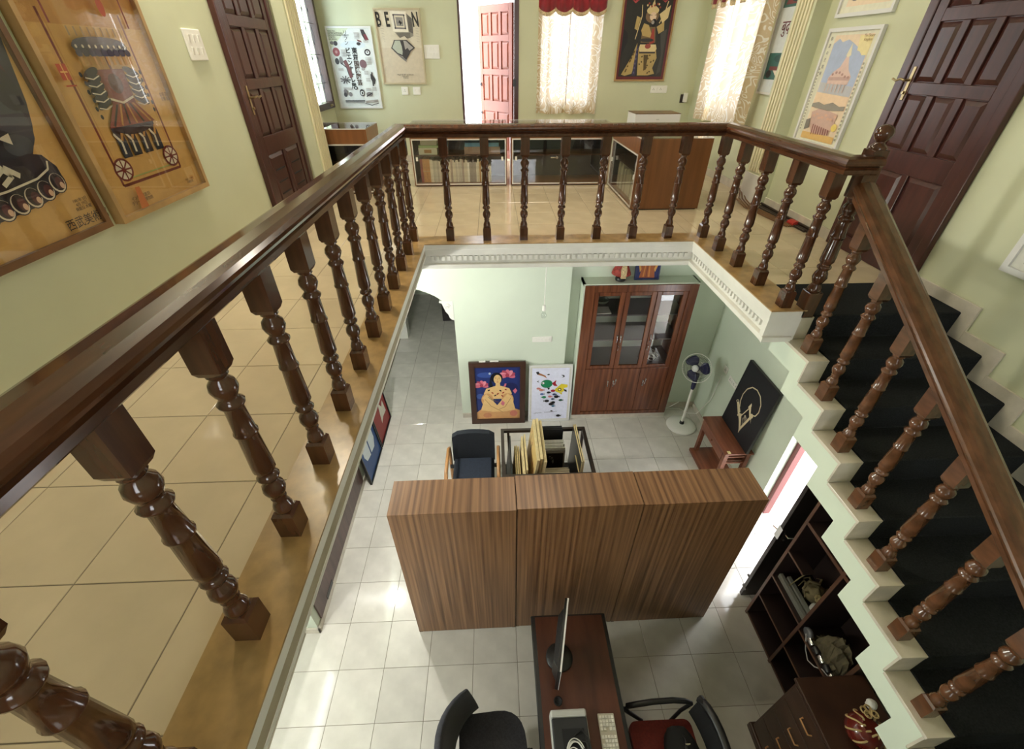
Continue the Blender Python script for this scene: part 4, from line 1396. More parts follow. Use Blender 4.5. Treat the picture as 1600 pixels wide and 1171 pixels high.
fig = [((0.10, 0.13, 0.36), 'r', (0, 0, 1, 1)), ((0.62, 0.32, 0.14), 'p', [(0.15, 0.02), (0.85, 0.02), (0.80, 0.30), (0.92, 0.45), (0.80, 0.62), (0.62, 0.70), (0.38, 0.70), (0.20, 0.62), (0.06, 0.45), (0.22, 0.30)]),
       ((0.80, 0.50, 0.22), 'p', [(0.30, 0.05), (0.36, 0.05), (0.45, 0.65), (0.40, 0.65)]), ((0.80, 0.50, 0.22), 'p', [(0.55, 0.05), (0.62, 0.05), (0.60, 0.65), (0.54, 0.65)]), ((0.42, 0.17, 0.08), 'p', [(0.44, 0.04), (0.48, 0.04), (0.51, 0.66), (0.49, 0.66)]),
       ((0.85, 0.62, 0.30), 'p', [(0.16, 0.20), (0.22, 0.30), (0.14, 0.50), (0.08, 0.44)]), ((0.85, 0.62, 0.30), 'p', [(0.84, 0.20), (0.78, 0.30), (0.88, 0.50), (0.94, 0.42)]), ((0.68, 0.42, 0.28), 'e', (0.5, 0.79, 0.10, 0.09)), ((0.12, 0.08, 0.07), 'e', (0.5, 0.86, 0.11, 0.05))]
picture('devotional_print', 'blue-edged picture of an orange-robed figure standing on the ledge above the cupboard', 'picture', (1.87, 4.95, -0.94), 0, 0.31, 0.42, 0.016, 0.02, mat('deep_blue_moulding', (0.02, 0.03, 0.10), 0.4), fig, tilt=math.radians(-8))

# ---- framed paintings leaning on the lower back wall
NAVY, SKIN, SKIN2 = (0.13, 0.19, 0.42), (0.88, 0.73, 0.50), (0.80, 0.60, 0.40)
PINK, ROSE, INKB = (0.80, 0.42, 0.50), (0.66, 0.27, 0.35), (0.06, 0.06, 0.09)
wom = [(NAVY, 'r', (0, 0, 1, 1)), ((0.20, 0.29, 0.55), 'e', (0.25, 0.85, 0.2, 0.05)), ((0.10, 0.13, 0.32), 'e', (0.8, 0.6, 0.16, 0.10)), ((0.24, 0.33, 0.58), 'e', (0.1, 0.45, 0.09, 0.05)), ((0.70, 0.74, 0.82), 'e', (0.33, 0.875, 0.025, 0.02)),
       (SKIN2, 'p', [(0, 0), (1, 0), (1, 0.16), (0.85, 0.21), (0.7, 0.18), (0.5, 0.22), (0.3, 0.18), (0.12, 0.2), (0, 0.13)]), ((0.75, 0.45, 0.38), 'e', (0.86, 0.10, 0.09, 0.06)), ((0.74, 0.50, 0.36), 'e', (0.25, 0.07, 0.10, 0.05))]
for px, py, s in ((0.14, 0.66, 1.0), (0.72, 0.84, 1.15)):
    for k in range(7):
        a = -0.3 + k * 0.62
        wom.append(((PINK, ROSE, (0.86, 0.55, 0.60))[k % 3], 'e', (px + 0.075 * s * math.cos(a), py + 0.035 * s * math.sin(a), 0.085 * s, 0.032 * s, a)))
    wom.append(((0.62, 0.22, 0.30), 'e', (px, py, 0.04 * s, 0.03 * s)))
wom += [(PINK, 'p', [(0.84, 0.55), (0.89, 0.49), (0.94, 0.55), (0.90, 0.60)]), (PINK, 'p', [(0.63, 0.63), (0.68, 0.63), (0.70, 0.69), (0.66, 0.69)]),
        ((0.05, 0.06, 0.12), 'e', (0.48, 0.80, 0.135, 0.095)), ((0.05, 0.06, 0.12), 'p', [(0.34, 0.80), (0.40, 0.64), (0.37, 0.58), (0.31, 0.66)]),
        (SKIN, 'e', (0.50, 0.77, 0.085, 0.085)), (SKIN, 'p', [(0.46, 0.70), (0.55, 0.70), (0.56, 0.63), (0.45, 0.63)]),
        (SKIN, 'p', [(0.24, 0.60), (0.45, 0.65), (0.57, 0.65), (0.76, 0.60), (0.82, 0.50), (0.70, 0.40), (0.30, 0.40), (0.18, 0.50)]),
        (SKIN2, 'e', (0.26, 0.38, 0.14, 0.13)), (SKIN2, 'e', (0.72, 0.38, 0.14, 0.13)), (SKIN, 'p', [(0.14, 0.42), (0.24, 0.50), (0.56, 0.20), (0.48, 0.14)]), (SKIN, 'p', [(0.84, 0.42), (0.72, 0.50), (0.42, 0.22), (0.52, 0.14)]),
        (SKIN, 'p', [(0.10, 0.18), (0.20, 0.42), (0.34, 0.36), (0.62, 0.16), (0.4, 0.14)]), (SKIN, 'p', [(0.90, 0.18), (0.82, 0.42), (0.68, 0.36), (0.45, 0.16), (0.6, 0.14)]),
        ((0.55, 0.36, 0.22), 'l', [(0.20, 0.40), (0.34, 0.26), (0.62, 0.13)], 0.006), ((0.55, 0.36, 0.22), 'l', [(0.80, 0.42), (0.66, 0.24), (0.52, 0.19)], 0.006), ((0.55, 0.36, 0.22), 'l', [(0.30, 0.46), (0.42, 0.36), (0.52, 0.34)], 0.005),
        (PINK, 'p', [(0.56, 0.30), (0.62, 0.26), (0.66, 0.32), (0.60, 0.37)]), ((0.35, 0.42, 0.40), 'l', [(0.28, 0.44), (0.38, 0.37), (0.45, 0.38)], 0.008)]
for k, (bx, by) in enumerate([(0.30, 0.57), (0.38, 0.52), (0.50, 0.50), (0.56, 0.56), (0.62, 0.52), (0.68, 0.58), (0.44, 0.47), (0.60, 0.46)]):
    wom.append((((0.60, 0.15, 0.13), INKB)[k % 3 == 0], 'e', (bx, by, 0.03, 0.011, 0.6 * (-1) ** k)))
wom += [(INKB, 'l', [(0.445, 0.79), (0.475, 0.793)], 0.005), (INKB, 'l', [(0.525, 0.793), (0.555, 0.79)], 0.005), (INKB, 'l', [(0.44, 0.812), (0.478, 0.818)], 0.003), (INKB, 'l', [(0.522, 0.818), (0.56, 0.812)], 0.003), ((0.6, 0.4, 0.28), 'l', [(0.50, 0.79), (0.495, 0.755), (0.505, 0.752)], 0.004), ((0.68, 0.2, 0.2), 'e', (0.50, 0.728, 0.022, 0.007))]
picture('lotus_painting', 'painting of a seated woman with pink lotuses on blue in a wide dark frame', 'painting', (-0.012, 4.80, LZ), 0, 0.79, 1.055, 0.078, 0.045, 'frame_dark', wom, tilt=math.radians(-4.6))
t = bpy.data.objects['lotus_painting']
MB().box(-0.25, -0.16, -0.03, 0.0, 1.056, 1.068).box(-0.10, 0.02, -0.03, 0.0, 1.056, 1.068).build('hanging_tab', 'white', t)


def fish(cx, cy, L, col, tail, flip=1, eye=False):
    out = [(col, 'e', (cx, cy, L * 0.5, L * 0.20)), (tail, 'p', [(cx + flip * L * 0.42, cy), (cx + flip * L * 0.75, cy + L * 0.17), (cx + flip * L * 0.66, cy), (cx + flip * L * 0.75, cy - L * 0.17)])]
    if eye:
        out += [((0.95, 0.95, 0.95), 'e', (cx - flip * L * 0.30, cy + L * 0.04, L * 0.09, L * 0.06)), (INKB, 'e', (cx - flip * L * 0.32, cy + L * 0.04, L * 0.04, L * 0.025))]
    return out


PW = (0.88, 0.89, 0.97)
GR, RD_, YL = (0.10, 0.48, 0.32), (0.60, 0.10, 0.18), (0.86, 0.78, 0.22)
fa = [(PW, 'r', (0, 0, 1, 1)), ((0.62, 0.40, 0.26), 'p', [(0.10, 0.93), (0.16, 0.88), (0.30, 0.85), (0.40, 0.81), (0.36, 0.86), (0.20, 0.91)])]
fa += [(INKB, 'p', [(0.10, 0.93), (0.17, 0.94), (0.20, 0.90), (0.14, 0.88)]), (INKB, 'e', (0.44, 0.88, 0.035, 0.012)), (INKB, 'p', [(0.20, 0.77), (0.13, 0.755), (0.20, 0.725), (0.17, 0.75)]), (INKB, 'p', [(0.78, 0.87), (0.86, 0.865), (0.88, 0.83), (0.80, 0.815), (0.84, 0.84)])]
fa += [(GR, 'e', (0.40, 0.705, 0.16, 0.078)), (RD_, 'p', [(0.54, 0.71), (0.66, 0.775), (0.64, 0.715), (0.70, 0.655), (0.60, 0.665)]), ((0.95, 0.95, 0.95), 'e', (0.30, 0.72, 0.035, 0.022)), (INKB, 'e', (0.29, 0.72, 0.016, 0.011)), (INKB, 'p', [(0.42, 0.63), (0.50, 0.63), (0.46, 0.585)])]
fa += [(YL, 'p', [(0.68, 0.63), (0.80, 0.70), (0.97, 0.68), (0.97, 0.63), (0.82, 0.61)]), (YL, 'e', (0.76, 0.585, 0.13, 0.055)), (INKB, 'e', (0.76, 0.59, 0.05, 0.03)), ((0.95, 0.93, 0.6), 'e', (0.76, 0.59, 0.03, 0.018)), (INKB, 'p', [(0.86, 0.60), (0.95, 0.58), (0.96, 0.54), (0.90, 0.555)]), (RD_, 'e', (0.58, 0.57, 0.06, 0.025)), (YL, 'p', [(0.74, 0.53), (0.84, 0.53), (0.82, 0.49)])]
for args in [(0.18, 0.62, 0.10, (0.80, 0.50, 0.48), (0.80, 0.50, 0.48), 1), (0.26, 0.59, 0.12, (0.82, 0.56, 0.50), (0.70, 0.35, 0.34), 1), (0.28, 0.51, 0.10, (0.30, 0.38, 0.62), INKB, 1), (0.46, 0.54, 0.10, INKB, (0.2, 0.3, 0.45), 1), (0.62, 0.50, 0.10, (0.22, 0.28, 0.45), INKB, 1),
             (0.34, 0.45, 0.12, GR, GR, -1), (0.50, 0.46, 0.10, (0.82, 0.50, 0.52), (0.75, 0.4, 0.42), 1), (0.68, 0.455, 0.14, INKB, (0.15, 0.2, 0.4), 1), (0.58, 0.41, 0.09, (0.16, 0.28, 0.4), INKB, 1), (0.42, 0.375, 0.13, INKB, INKB, -1), (0.80, 0.385, 0.11, (0.2, 0.35, 0.3), INKB, 1), (0.60, 0.345, 0.11, INKB, (0.55, 0.4, 0.2), -1), (0.54, 0.31, 0.13, INKB, INKB, 1), (0.60, 0.27, 0.09, (0.25, 0.45, 0.6), (0.25, 0.45, 0.6), 1), (0.56, 0.17, 0.06, INKB, (0.5, 0.2, 0.2), 1), (0.76, 0.07, 0.12, INKB, INKB, 1)]:
    fa += fish(*args)
fo_ = picture('fish_poster', 'white poster of small coloured fish in a thin white frame beside the painting', 'poster', (0.742, 4.815, LZ), 0, 0.615, 0.965, 0.022, 0.04, 'frame_white', fa, tilt=math.radians(-5.5), mount=0.02, seat=0.85)
lettering(fo_, 'reading of the      Swimming Creatures', -0.06, -0.0375, 0.165, 0.022, (0.25, 0.25, 0.3), roll=0.08)

# ---- side table with the black picture
t = thing('side_table', 'low rosewood table with a drawer against the wall by the open lower door', 'table', (2.855, 3.79, LZ))
TZ = 0.615
MB().box(-0.175, 0.175, -0.345, 0.335, TZ - 0.022, TZ).build('table_top', 'rose', t, bevel=0.004)
for x in (-0.135, 0.135):
    for y in (-0.30, 0.29):
        MB().box(x - 0.024, x + 0.024, y - 0.024, y + 0.024, 0.03, TZ - 0.022).build('leg', 'rose', t)
dw = MB().box(-0.163, -0.145, -0.27, 0.26, TZ - 0.17, TZ - 0.03).build('drawer', 'rose', t, bevel=0.004)
MB().ell((-0.176, 0.0, TZ - 0.10), 0.014, 10, 7).build('knob', 'rose', dw)
MB().box(-0.145, 0.145, 0.255, 0.27, TZ - 0.17, TZ - 0.022).build('apron', 'rose', t)
for z in (TZ - 0.20, TZ - 0.10):
    MB().box(-0.11, 0.11, -0.31, -0.29, z, z + 0.022).build('rail', 'rose', t)
MB().box(-0.145, 0.145, -0.275, 0.265, TZ - 0.19, TZ - 0.172).build('middle_shelf', 'rose', t)
MB().box(-0.215, 0.175, -0.335, 0.325, 0.0, 0.045).build('bottom_shelf', 'rose', t, bevel=0.004)
tag(MB().box(2.715, 2.752, 3.455, 3.495, LZ + TZ, LZ + TZ + 0.010).build('eraser', mat('yellow_cream', (0.75, 0.62, 0.30), 0.6), off=(2.735, 3.475, LZ + TZ), bevel=0.003), 'small yellowish block on the corner of the rosewood table', 'block')
BG, CR = (0.13, 0.14, 0.16), (0.86, 0.80, 0.66)
arc = [(0.30 + 0.0, 0.38), (0.24, 0.46), (0.22, 0.56), (0.26, 0.67), (0.36, 0.755), (0.50, 0.785), (0.64, 0.76), (0.75, 0.68), (0.79, 0.58), (0.76, 0.50), (0.69, 0.47)]
lamp_art = [(BG, 'r', (0, 0, 1, 1)), (CR, 'l', arc, 0.014), (CR, 'p', [(0.16, 0.40), (0.21, 0.435), (0.38, 0.335), (0.34, 0.28)]), (CR, 'e', (0.18, 0.415, 0.045, 0.02, 0.6)), (BG, 'e', (0.18, 0.415, 0.028, 0.012, 0.6)),
            (CR, 'p', [(0.33, 0.30), (0.45, 0.34), (0.56, 0.56), (0.53, 0.58), (0.66, 0.44), (0.70, 0.42), (0.60, 0.16), (0.585, 0.08), (0.555, 0.13), (0.46, 0.22)]), (CR, 'p', [(0.50, 0.50), (0.535, 0.585), (0.56, 0.565), (0.60, 0.47)]), ((0.10, 0.10, 0.11), 'p', [(0.455, 0.31), (0.545, 0.49), (0.645, 0.41), (0.565, 0.185)]),
            ((0.50, 0.47, 0.42), 'p', [(0.50, 0.30), (0.55, 0.37), (0.62, 0.37), (0.58, 0.22)]), ((0.72, 0.68, 0.58), 'e', (0.545, 0.36, 0.025, 0.02)), ((0.3, 0.28, 0.25), 'e', (0.565, 0.29, 0.03, 0.03)), (CR, 'e', (0.685, 0.455, 0.045, 0.032)), (CR, 'p', [(0.66, 0.43), (0.70, 0.43), (0.76, 0.36), (0.71, 0.40)]), (CR, 'e', (0.36, 0.27, 0.02, 0.014))]
picture('lamp_print', 'large black picture of a cream lamp with a curling stem leaning on the rosewood table', 'picture', (2.955, 3.77, LZ + TZ), -PI / 2, 0.66, 0.915, 0.012, 0.035, 'black', lamp_art, tilt=math.radians(-5.0), seat=0.9)

# ---- pedestal fan
t = thing('pedestal_fan', 'white pedestal fan with navy blades standing in the corner by the cupboard', 'fan', (2.70, 4.60, LZ))
MB().lathe([(0.205, 0.0), (0.212, 0.01), (0.20, 0.03), (0.10, 0.048), (0.035, 0.055)], n=32).build('base', 'plastic', t)
MB().lathe([(0.035, 0.05), (0.030, 0.09), (0.021, 0.10)], n=16).build('collar', 'black', t)
MB().lathe([(0.0185, 0.09), (0.0185, 0.72)], n=14).build('pole', 'plastic', t)
MB().lathe([(0.022, 0.70), (0.030, 0.74), (0.034, 0.93), (0.030, 0.97)], n=14).build('neck', 'blade', t)
hd = bpy.data.objects.new('fan_head', None)
COL.objects.link(hd)
hd.parent = t
nrm = Vector((-0.72, -0.60, 0.36)).normalized()
hd.location = Vector((-0.02, -0.02, 1.075)) + nrm * 0.06
hd.rotation_euler = nrm.to_track_quat('Z', 'Y').to_euler()
MB().lathe([(0.050, -0.20), (0.072, -0.17), (0.075, -0.08), (0.055, -0.05), (0.03, -0.04)], n=18).build('motor_housing', 'plastic', hd)
for kb_ in range(3):
    bl = MB()
    a0 = kb_ * 2 * PI / 3 + 0.25
    vs, fs = [], []
    for i in range(7):
        u = i / 6
        for j in range(5):
            r = 0.045 + 0.125 * j / 4
            wd = (0.95 + 0.30 * math.sin(PI * j / 4)) * (0.9 if j < 4 else 0.72)
            a = a0 + (u - 0.5) * wd * 2.0 * 0.62 + 0.18 * j / 4
            vs.append((r * math.cos(a), r * math.sin(a), 0.022 * (u - 0.5) * 2))
    for i in range(6):
        for j in range(4):
            fs.append((i * 5 + j, i * 5 + j + 1, i * 5 + j + 6, i * 5 + j + 5))
    bl._add(vs, fs, 0, True)
    o = bl.build('blade', 'blade', hd)
    sm_ = o.modifiers.new('thick', 'SOLIDIFY')
    sm_.thickness = 0.003
MB().lathe([(0.042, -0.02), (0.045, 0.01), (0.036, 0.03), (0.01, 0.036)], n=18).build('hub', 'blade', hd)
cg = MB()
for rr, z in ((0.192, 0.0), (0.15, 0.038), (0.10, 0.048)):
    for sgn in (1, -1):
        cg.tube([(rr * math.cos(2 * PI * k / 36), rr * math.sin(2 * PI * k / 36), sgn * z) for k in range(36)], 0.0016, 4, closed=True)
for k in range(48):
    a = 2 * PI * k / 48
    c_, s_ = math.cos(a), math.sin(a)
    for sgn in (1, -1):
        cg.tube([(r * c_, r * s_, sgn * z) for r, z in ((0.040, 0.052), (0.11, 0.049), (0.16, 0.038), (0.18, 0.018), (0.192, 0.0))], 0.0010, 3)
o = cg.build('wire_guard', mat('dark_guard_wire', (0.10, 0.10, 0.10), 0.5), hd)
MB().tube([(0.193 * math.cos(2 * PI * k / 40), 0.193 * math.sin(2 * PI * k / 40), 0.0) for k in range(40)], 0.0045, 6, closed=True).build('rim', 'plastic', hd)
MB().lathe([(0.045, 0.046), (0.046, 0.056), (0.030, 0.062), (0.004, 0.063)], n=20).build('badge', 'plastic_grey', hd)
q = MB().tube([(2.64, 4.74, LZ + 0.35), (2.58, 4.85, LZ + 0.16), (2.50, 4.93, LZ + 0.06), (2.58, 4.99, LZ + 0.012), (2.80, 4.98, LZ + 0.01), (2.90, 4.86, LZ + 0.012), (2.97, 4.75, LZ + 0.10), (3.02, 4.6, LZ + 0.5), (3.025, 4.56, LZ + 0.95)], 0.005, 6)
tag(q.build('fan_cord', 'plastic', off=(2.7, 4.9, LZ)), 'white flex trailing from the pedestal fan to the wall socket', 'cord')

# ---- bookcase under the stairs
t = thing('understair_bookcase', 'dark brown open bookcase of square compartments standing under the stairs', 'bookcase', (2.57, 1.50, LZ))
BH = 1.87
by0, by1 = -0.44, 0.445
MB().box(0.17, 0.182, by0, by1, 0.02, BH).build('back_board', mat('bookcase_inside_shaded', (0.022, 0.010, 0.008), 0.6), t)  # same wood near black: shade of the compartments put into the colour
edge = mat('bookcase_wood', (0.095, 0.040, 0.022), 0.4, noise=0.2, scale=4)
for y in (by0, -0.0125, by1 - 0.025):
    MB().box(-0.174, 0.17, y, y + 0.025, 0.0, BH, 0).box(-0.181, -0.174, y, y + 0.025, 0.0, BH, 1).build('upright', [mat('bookcase_inside_shaded', (0.022, 0.010, 0.008)), edge], t)
dkw = mat('bookcase_inside_shaded', (0.022, 0.010, 0.008), 0.6)
for ya_, yb_, zs in ((0.0125, by1 - 0.025, ((0.02, 0.02), (0.365, 0.018), (0.705, 0.018), (1.475, 0.03), (BH - 0.02, 0.02))), (by0 + 0.025, -0.0125, ((0.02, 0.02), (0.345, 0.018), (0.665, 0.018), (1.475, 0.03), (BH - 0.02, 0.02)))):
    for z, th in zs:
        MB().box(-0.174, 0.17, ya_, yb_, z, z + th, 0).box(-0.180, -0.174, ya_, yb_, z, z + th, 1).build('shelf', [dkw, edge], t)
MB().box(-0.174, -0.08, 0.22, by1 - 0.025, 1.085, 1.103, 0).box(-0.18, -0.174, 0.22, by1 - 0.025, 1.085, 1.103, 1).build('half_shelf', [dkw, edge], t)
S1 = LZ + 0.723
for i, (xa, dz, L) in enumerate([(2.43, 0.0, 0.40), (2.47, 0.0, 0.36)]):
    tag(MB().box(xa, xa + 0.028, 1.535, 1.535 + L - 0.03, S1, S1 + 0.05 + 0.02 * i).build('flat_box', mat('grey_card', (0.20, 0.20, 0.17), 0.6), off=(xa + 0.014, 1.72, S1)), ['long grey box lying along the front of the bookcase shelf', 'second long grey box lying behind the first on the bookcase shelf'][i], 'box', 'grey boxes on the bookcase shelf')
q = MB().ell((2.60, 1.70, S1 + 0.09), (0.08, 0.09, 0.09), 16, 10, jit=0.16)
for k in range(8):
    a = k * 0.8
    q.tube([(2.60 + 0.05 * math.cos(a), 1.70 + 0.05 * math.sin(a), S1 + 0.12), (2.60 + 0.11 * math.cos(a), 1.70 + 0.11 * math.sin(a), S1 + 0.16 + 0.03 * math.sin(k * 3)), (2.60 + 0.14 * math.cos(a + 0.3), 1.70 + 0.12 * math.sin(a + 0.3), S1 + 0.13)], [0.014, 0.008, 0.003], 5)
tag(q.build('driftwood', 'foliage', off=(2.60, 1.70, S1)), 'gnarled brown dried root on the bookcase shelf behind the grey boxes', 'root')
tag(MB().ell((2.56, 1.62, S1 + 0.16), (0.035, 0.04, 0.035), 14, 9, jit=0.12).build('dried_seedhead', mat('tan_seedhead', (0.34, 0.27, 0.12), 0.8, noise=0.4, scale=40), off=(2.56, 1.62, S1 + 0.12)), 'tan dried seed head resting on the gnarled root', 'seed head')
tag(MB().ell((2.52, 1.575, S1 + 0.10), (0.035, 0.035, 0.055), 12, 8, jit=0.2).build('plastic_bag', mat('white_film', (0.5, 0.5, 0.48), 0.4), off=(2.52, 1.575, S1 + 0.045)), 'crumpled white plastic wrap on the bookcase shelf by the upright', 'wrap')
tag(MB().tube([(2.45, 1.80, S1 + 0.02), (2.47, 1.78, S1 + 0.20), (2.50, 1.76, S1 + 0.36)], 0.005, 6).tube([(2.46, 1.70, S1 + 0.18), (2.52, 1.74, S1 + 0.22), (2.58, 1.70, S1 + 0.24)], 0.009, 6).build('dry_twigs', 'foliage', off=(2.47, 1.78, S1)), 'thin dry twigs standing at the front of the bookcase shelf', 'twigs')
S2 = LZ + 0.683
q = MB()
rc = random.Random(4)
vs, fs = [], []
for i in range(15):
    for j in range(15):
        u, v = i / 14 - 0.5, j / 14 - 0.5
        r = min(1, math.hypot(u, v) * 2.1)
        vs.append((2.52 + u * 0.19 + rc.uniform(-0.012, 0.012), 1.275 + v * 0.31 + rc.uniform(-0.014, 0.014), S2 + 0.004 + max(0, (1 - r ** 2.2)) * 0.17 * (1 + 0.5 * math.sin(i * 1.9 + j * 1.1)) + rc.uniform(0, 0.035) * (1 - r)))
for i in range(14):
    for j in range(14):
        b = i * 15 + j
        fs.append((b, b + 1, b + 16, b + 15))
q._add(vs, fs)
tag(q.build('crumpled_cloth', mat('olive_tan_cloth', (0.11, 0.09, 0.05), 0.9, noise=0.35, scale=14), off=(2.52, 1.27, S2)), 'crumpled olive-tan cloth heaped in the bookcase compartment by the drawers', 'cloth')
q = MB().lathe([(0.020, -0.012), (0.042, -0.012), (0.042, 0.012), (0.020, 0.012)], (2.425, 1.44, S2 + 0.042), 20, mtx=Matrix.Rotation(PI / 2, 4, 'Y'))
tag(q.build('tape_roll', mat('grey_tape', (0.16, 0.16, 0.17), 0.5), off=(2.425, 1.44, S2)), 'grey roll of tape standing on edge at the front of the bookcase', 'tape')
q = MB()
for k in range(5):
    ya_ = 1.38 - k * 0.062
    q.lathe([(0.022, -0.026), (0.024, -0.02), (0.024, 0.02), (0.022, 0.026)], (2.42 + 0.002 * k, ya_, S2 + 0.024), 12, mi=k % 2, mtx=Matrix.Rotation(PI / 2, 4, 'X'))
tag(q.build('torch', ['chrome', 'black'], off=(2.42, 1.26, S2)), 'shiny banded black and chrome torch lying in the bookcase', 'torch')
q = MB().tube([(2.41, 1.44, S2 + 0.03), (2.395, 1.40, S2 + 0.004), (2.395, 1.36, S2 - 0.06), (2.392, 1.30, S2 - 0.10), (2.392, 1.24, S2 - 0.06), (2.40, 1.20, S2 + 0.004), (2.42, 1.14, S2 + 0.006), (2.40, 1.10, S2 + 0.006)], 0.0045, 6)
tag(q.build('loose_wire', 'wire', off=(2.40, 1.3, S2 - 0.1)), 'pale loose wire drooping over the bookcase shelf edge', 'wire')

# ---- chest of drawers in front of it
t = thing('chest_of_drawers', 'dark wooden chest of drawers standing under the lower stairs', 'chest', (2.22, 0.62, LZ))
MB().box(-0.225, 0.225, -0.42, 0.42, 0.05, 0.985).build('body', 'teak_dark', t)
MB().box(-0.245, 0.235, -0.435, 0.435, 0.985, 1.012).build('top', 'teak_dark', t, bevel=0.005)
MB().box(-0.25, 0.235, -0.44, 0.44, 0.0, 0.075).build('plinth', 'teak_dark', t, bevel=0.012)
for c in range(2):
    for r in range(4):
        y0 = -0.40 + c * 0.405
        z0 = 0.10 + r * 0.22
        dr = MB().box(-0.240, -0.224, y0, y0 + 0.395, z0, z0 + 0.208).build('drawer', 'teak_dark', t, bevel=0.004)
        MB().tube([(-0.240, y0 + 0.15, z0 + 0.11), (-0.262, y0 + 0.155, z0 + 0.11), (-0.262, y0 + 0.24, z0 + 0.11), (-0.240, y0 + 0.245, z0 + 0.11)], 0.006, 6).build('handle', 'oak', dr)
t = thing('lacquer_ornament', 'glossy red lacquer ornament with gilt curls on the chest of drawers', 'ornament', (2.20, 0.735, LZ + 1.012))
MB().lathe([(0.05, 0.0), (0.085, 0.02), (0.105, 0.06), (0.10, 0.10), (0.075, 0.14), (0.045, 0.16)], n=24).build('pot', 'red_lacquer', t)
gc = MB()
for k in range(9):
    a = k * 0.7
    pp = []
    for j in range(12):
        u = j / 11
        rr = 0.10 + 0.02 * math.sin(u * 6)
        pp.append((rr * math.cos(a + u * 0.9) * (1 - 0.5 * u), rr * math.sin(a + u * 0.9) * (1 - 0.5 * u), 0.075 + 0.11 * u + 0.012 * math.sin(u * 9 + k)))
    gc.tube(pp, 0.006, 5)
for k in range(5):
    a = k * 1.3
    cxx, cyy = 0.03 * math.cos(a), 0.06 + 0.02 * math.sin(a)
    gc.tube([(cxx + 0.018 * math.cos(b), cyy + 0.018 * math.sin(b), 0.20 + 0.008 * k) for b in [q * PI / 5 for q in range(10)]], 0.005, 5, closed=True)
gc.build('gilt_curls', mat('dull_gilt', (0.50, 0.36, 0.16), 0.4), t)
MB().ell((0.05, 0.10, 0.20), (0.03, 0.03, 0.03), 12, 8, jit=0.1).build('white_flower', 'white', t)

# ---- left lower wall: dark panel and two propped posters
t = thing('wall_panel', 'long dark walnut board facing the lower left wall behind the rail', 'panel', (LXW + 0.001, 2.80, LZ + 0.09), PI / 2)
MB().box(-0.80, 0.86, -0.016, 0.0, 0.0, 2.0).build('board', mat('purple_brown_laminate', (0.085, 0.045, 0.04), 0.4, noise=0.3, scale=3, stretch=(8, 8, 0.6)), t, bevel=0.002)
MB().box(-0.62, -0.45, -0.020, -0.016, 0.0, 0.06).build('finger_pull', 'black', t)
blue = [((0.10, 0.28, 0.52), 'r', (0, 0, 1, 1)), ((0.84, 0.88, 0.92), 'p', [(0.14, 0.42), (0.22, 0.30), (0.46, 0.26), (0.48, 0.56), (0.30, 0.66), (0.16, 0.58)]), ((0.84, 0.88, 0.92), 'p', [(0.52, 0.26), (0.74, 0.24), (0.86, 0.36), (0.86, 0.54), (0.66, 0.62), (0.53, 0.56)])]
red = [((0.58, 0.12, 0.12), 'r', (0, 0, 1, 1)), ((0.88, 0.86, 0.82), 'p', [(0.44, 0.20), (0.62, 0.24), (0.88, 0.22), (0.84, 0.46), (0.70, 0.40), (0.55, 0.56)])]
picture('blue_poster', 'blue poster with a split white shape propped on the lower left floor', 'poster', (LXW + 0.085, 3.99, LZ), PI / 2, 0.645, 0.92, 0.018, 0.03, 'black', blue, tilt=math.radians(-5.0))
picture('red_poster', 'red poster with a white shape propped beside the blue one', 'poster', (LXW + 0.085, 4.655, LZ), PI / 2, 0.645, 0.92, 0.018, 0.03, 'black', red, tilt=math.radians(-5.0))


def switch_plate(name, label, loc, rotz, w, h, nx, ny, socket=False):
    t = thing(name, label, 'switch' if not socket else 'socket', loc, rotz)
    MB().box(-w / 2, w / 2, -0.014, -0.0005, -h / 2, h / 2).build('plate', 'plastic', t, bevel=0.005)
    for i in range(nx):
        for j in range(ny):
            cx_ = -w / 2 + (i + 0.5) * w / nx * 0.86 + w * 0.07
            cz_ = -h / 2 + (j + 0.5) * h / ny * 0.8 + h * 0.10
            if socket and i % 2 == 0:
                q = MB()
                for a, b in ((0, 0.012), (-0.010, -0.006), (0.010, -0.006)):
                    q.box(cx_ + a - 0.003, cx_ + a + 0.003, -0.0155, -0.014, cz_ + b - 0.004, cz_ + b + 0.004)
                q.build('socket_holes', 'black_matte', t)
            else:
                q = MB().hexa([(cx_ - 0.010, -0.015, cz_ - 0.020), (cx_ + 0.010, -0.015, cz_ - 0.020), (cx_ - 0.010, -0.012, cz_ - 0.020), (cx_ + 0.010, -0.012, cz_ - 0.020),
                               (cx_ - 0.010, -0.022, cz_ + 0.020), (cx_ + 0.010, -0.022, cz_ + 0.020), (cx_ - 0.010, -0.012, cz_ + 0.020), (cx_ + 0.010, -0.012, cz_ + 0.020)])
                q.build('rocker', 'plastic', t, bevel=0.001)
    return t


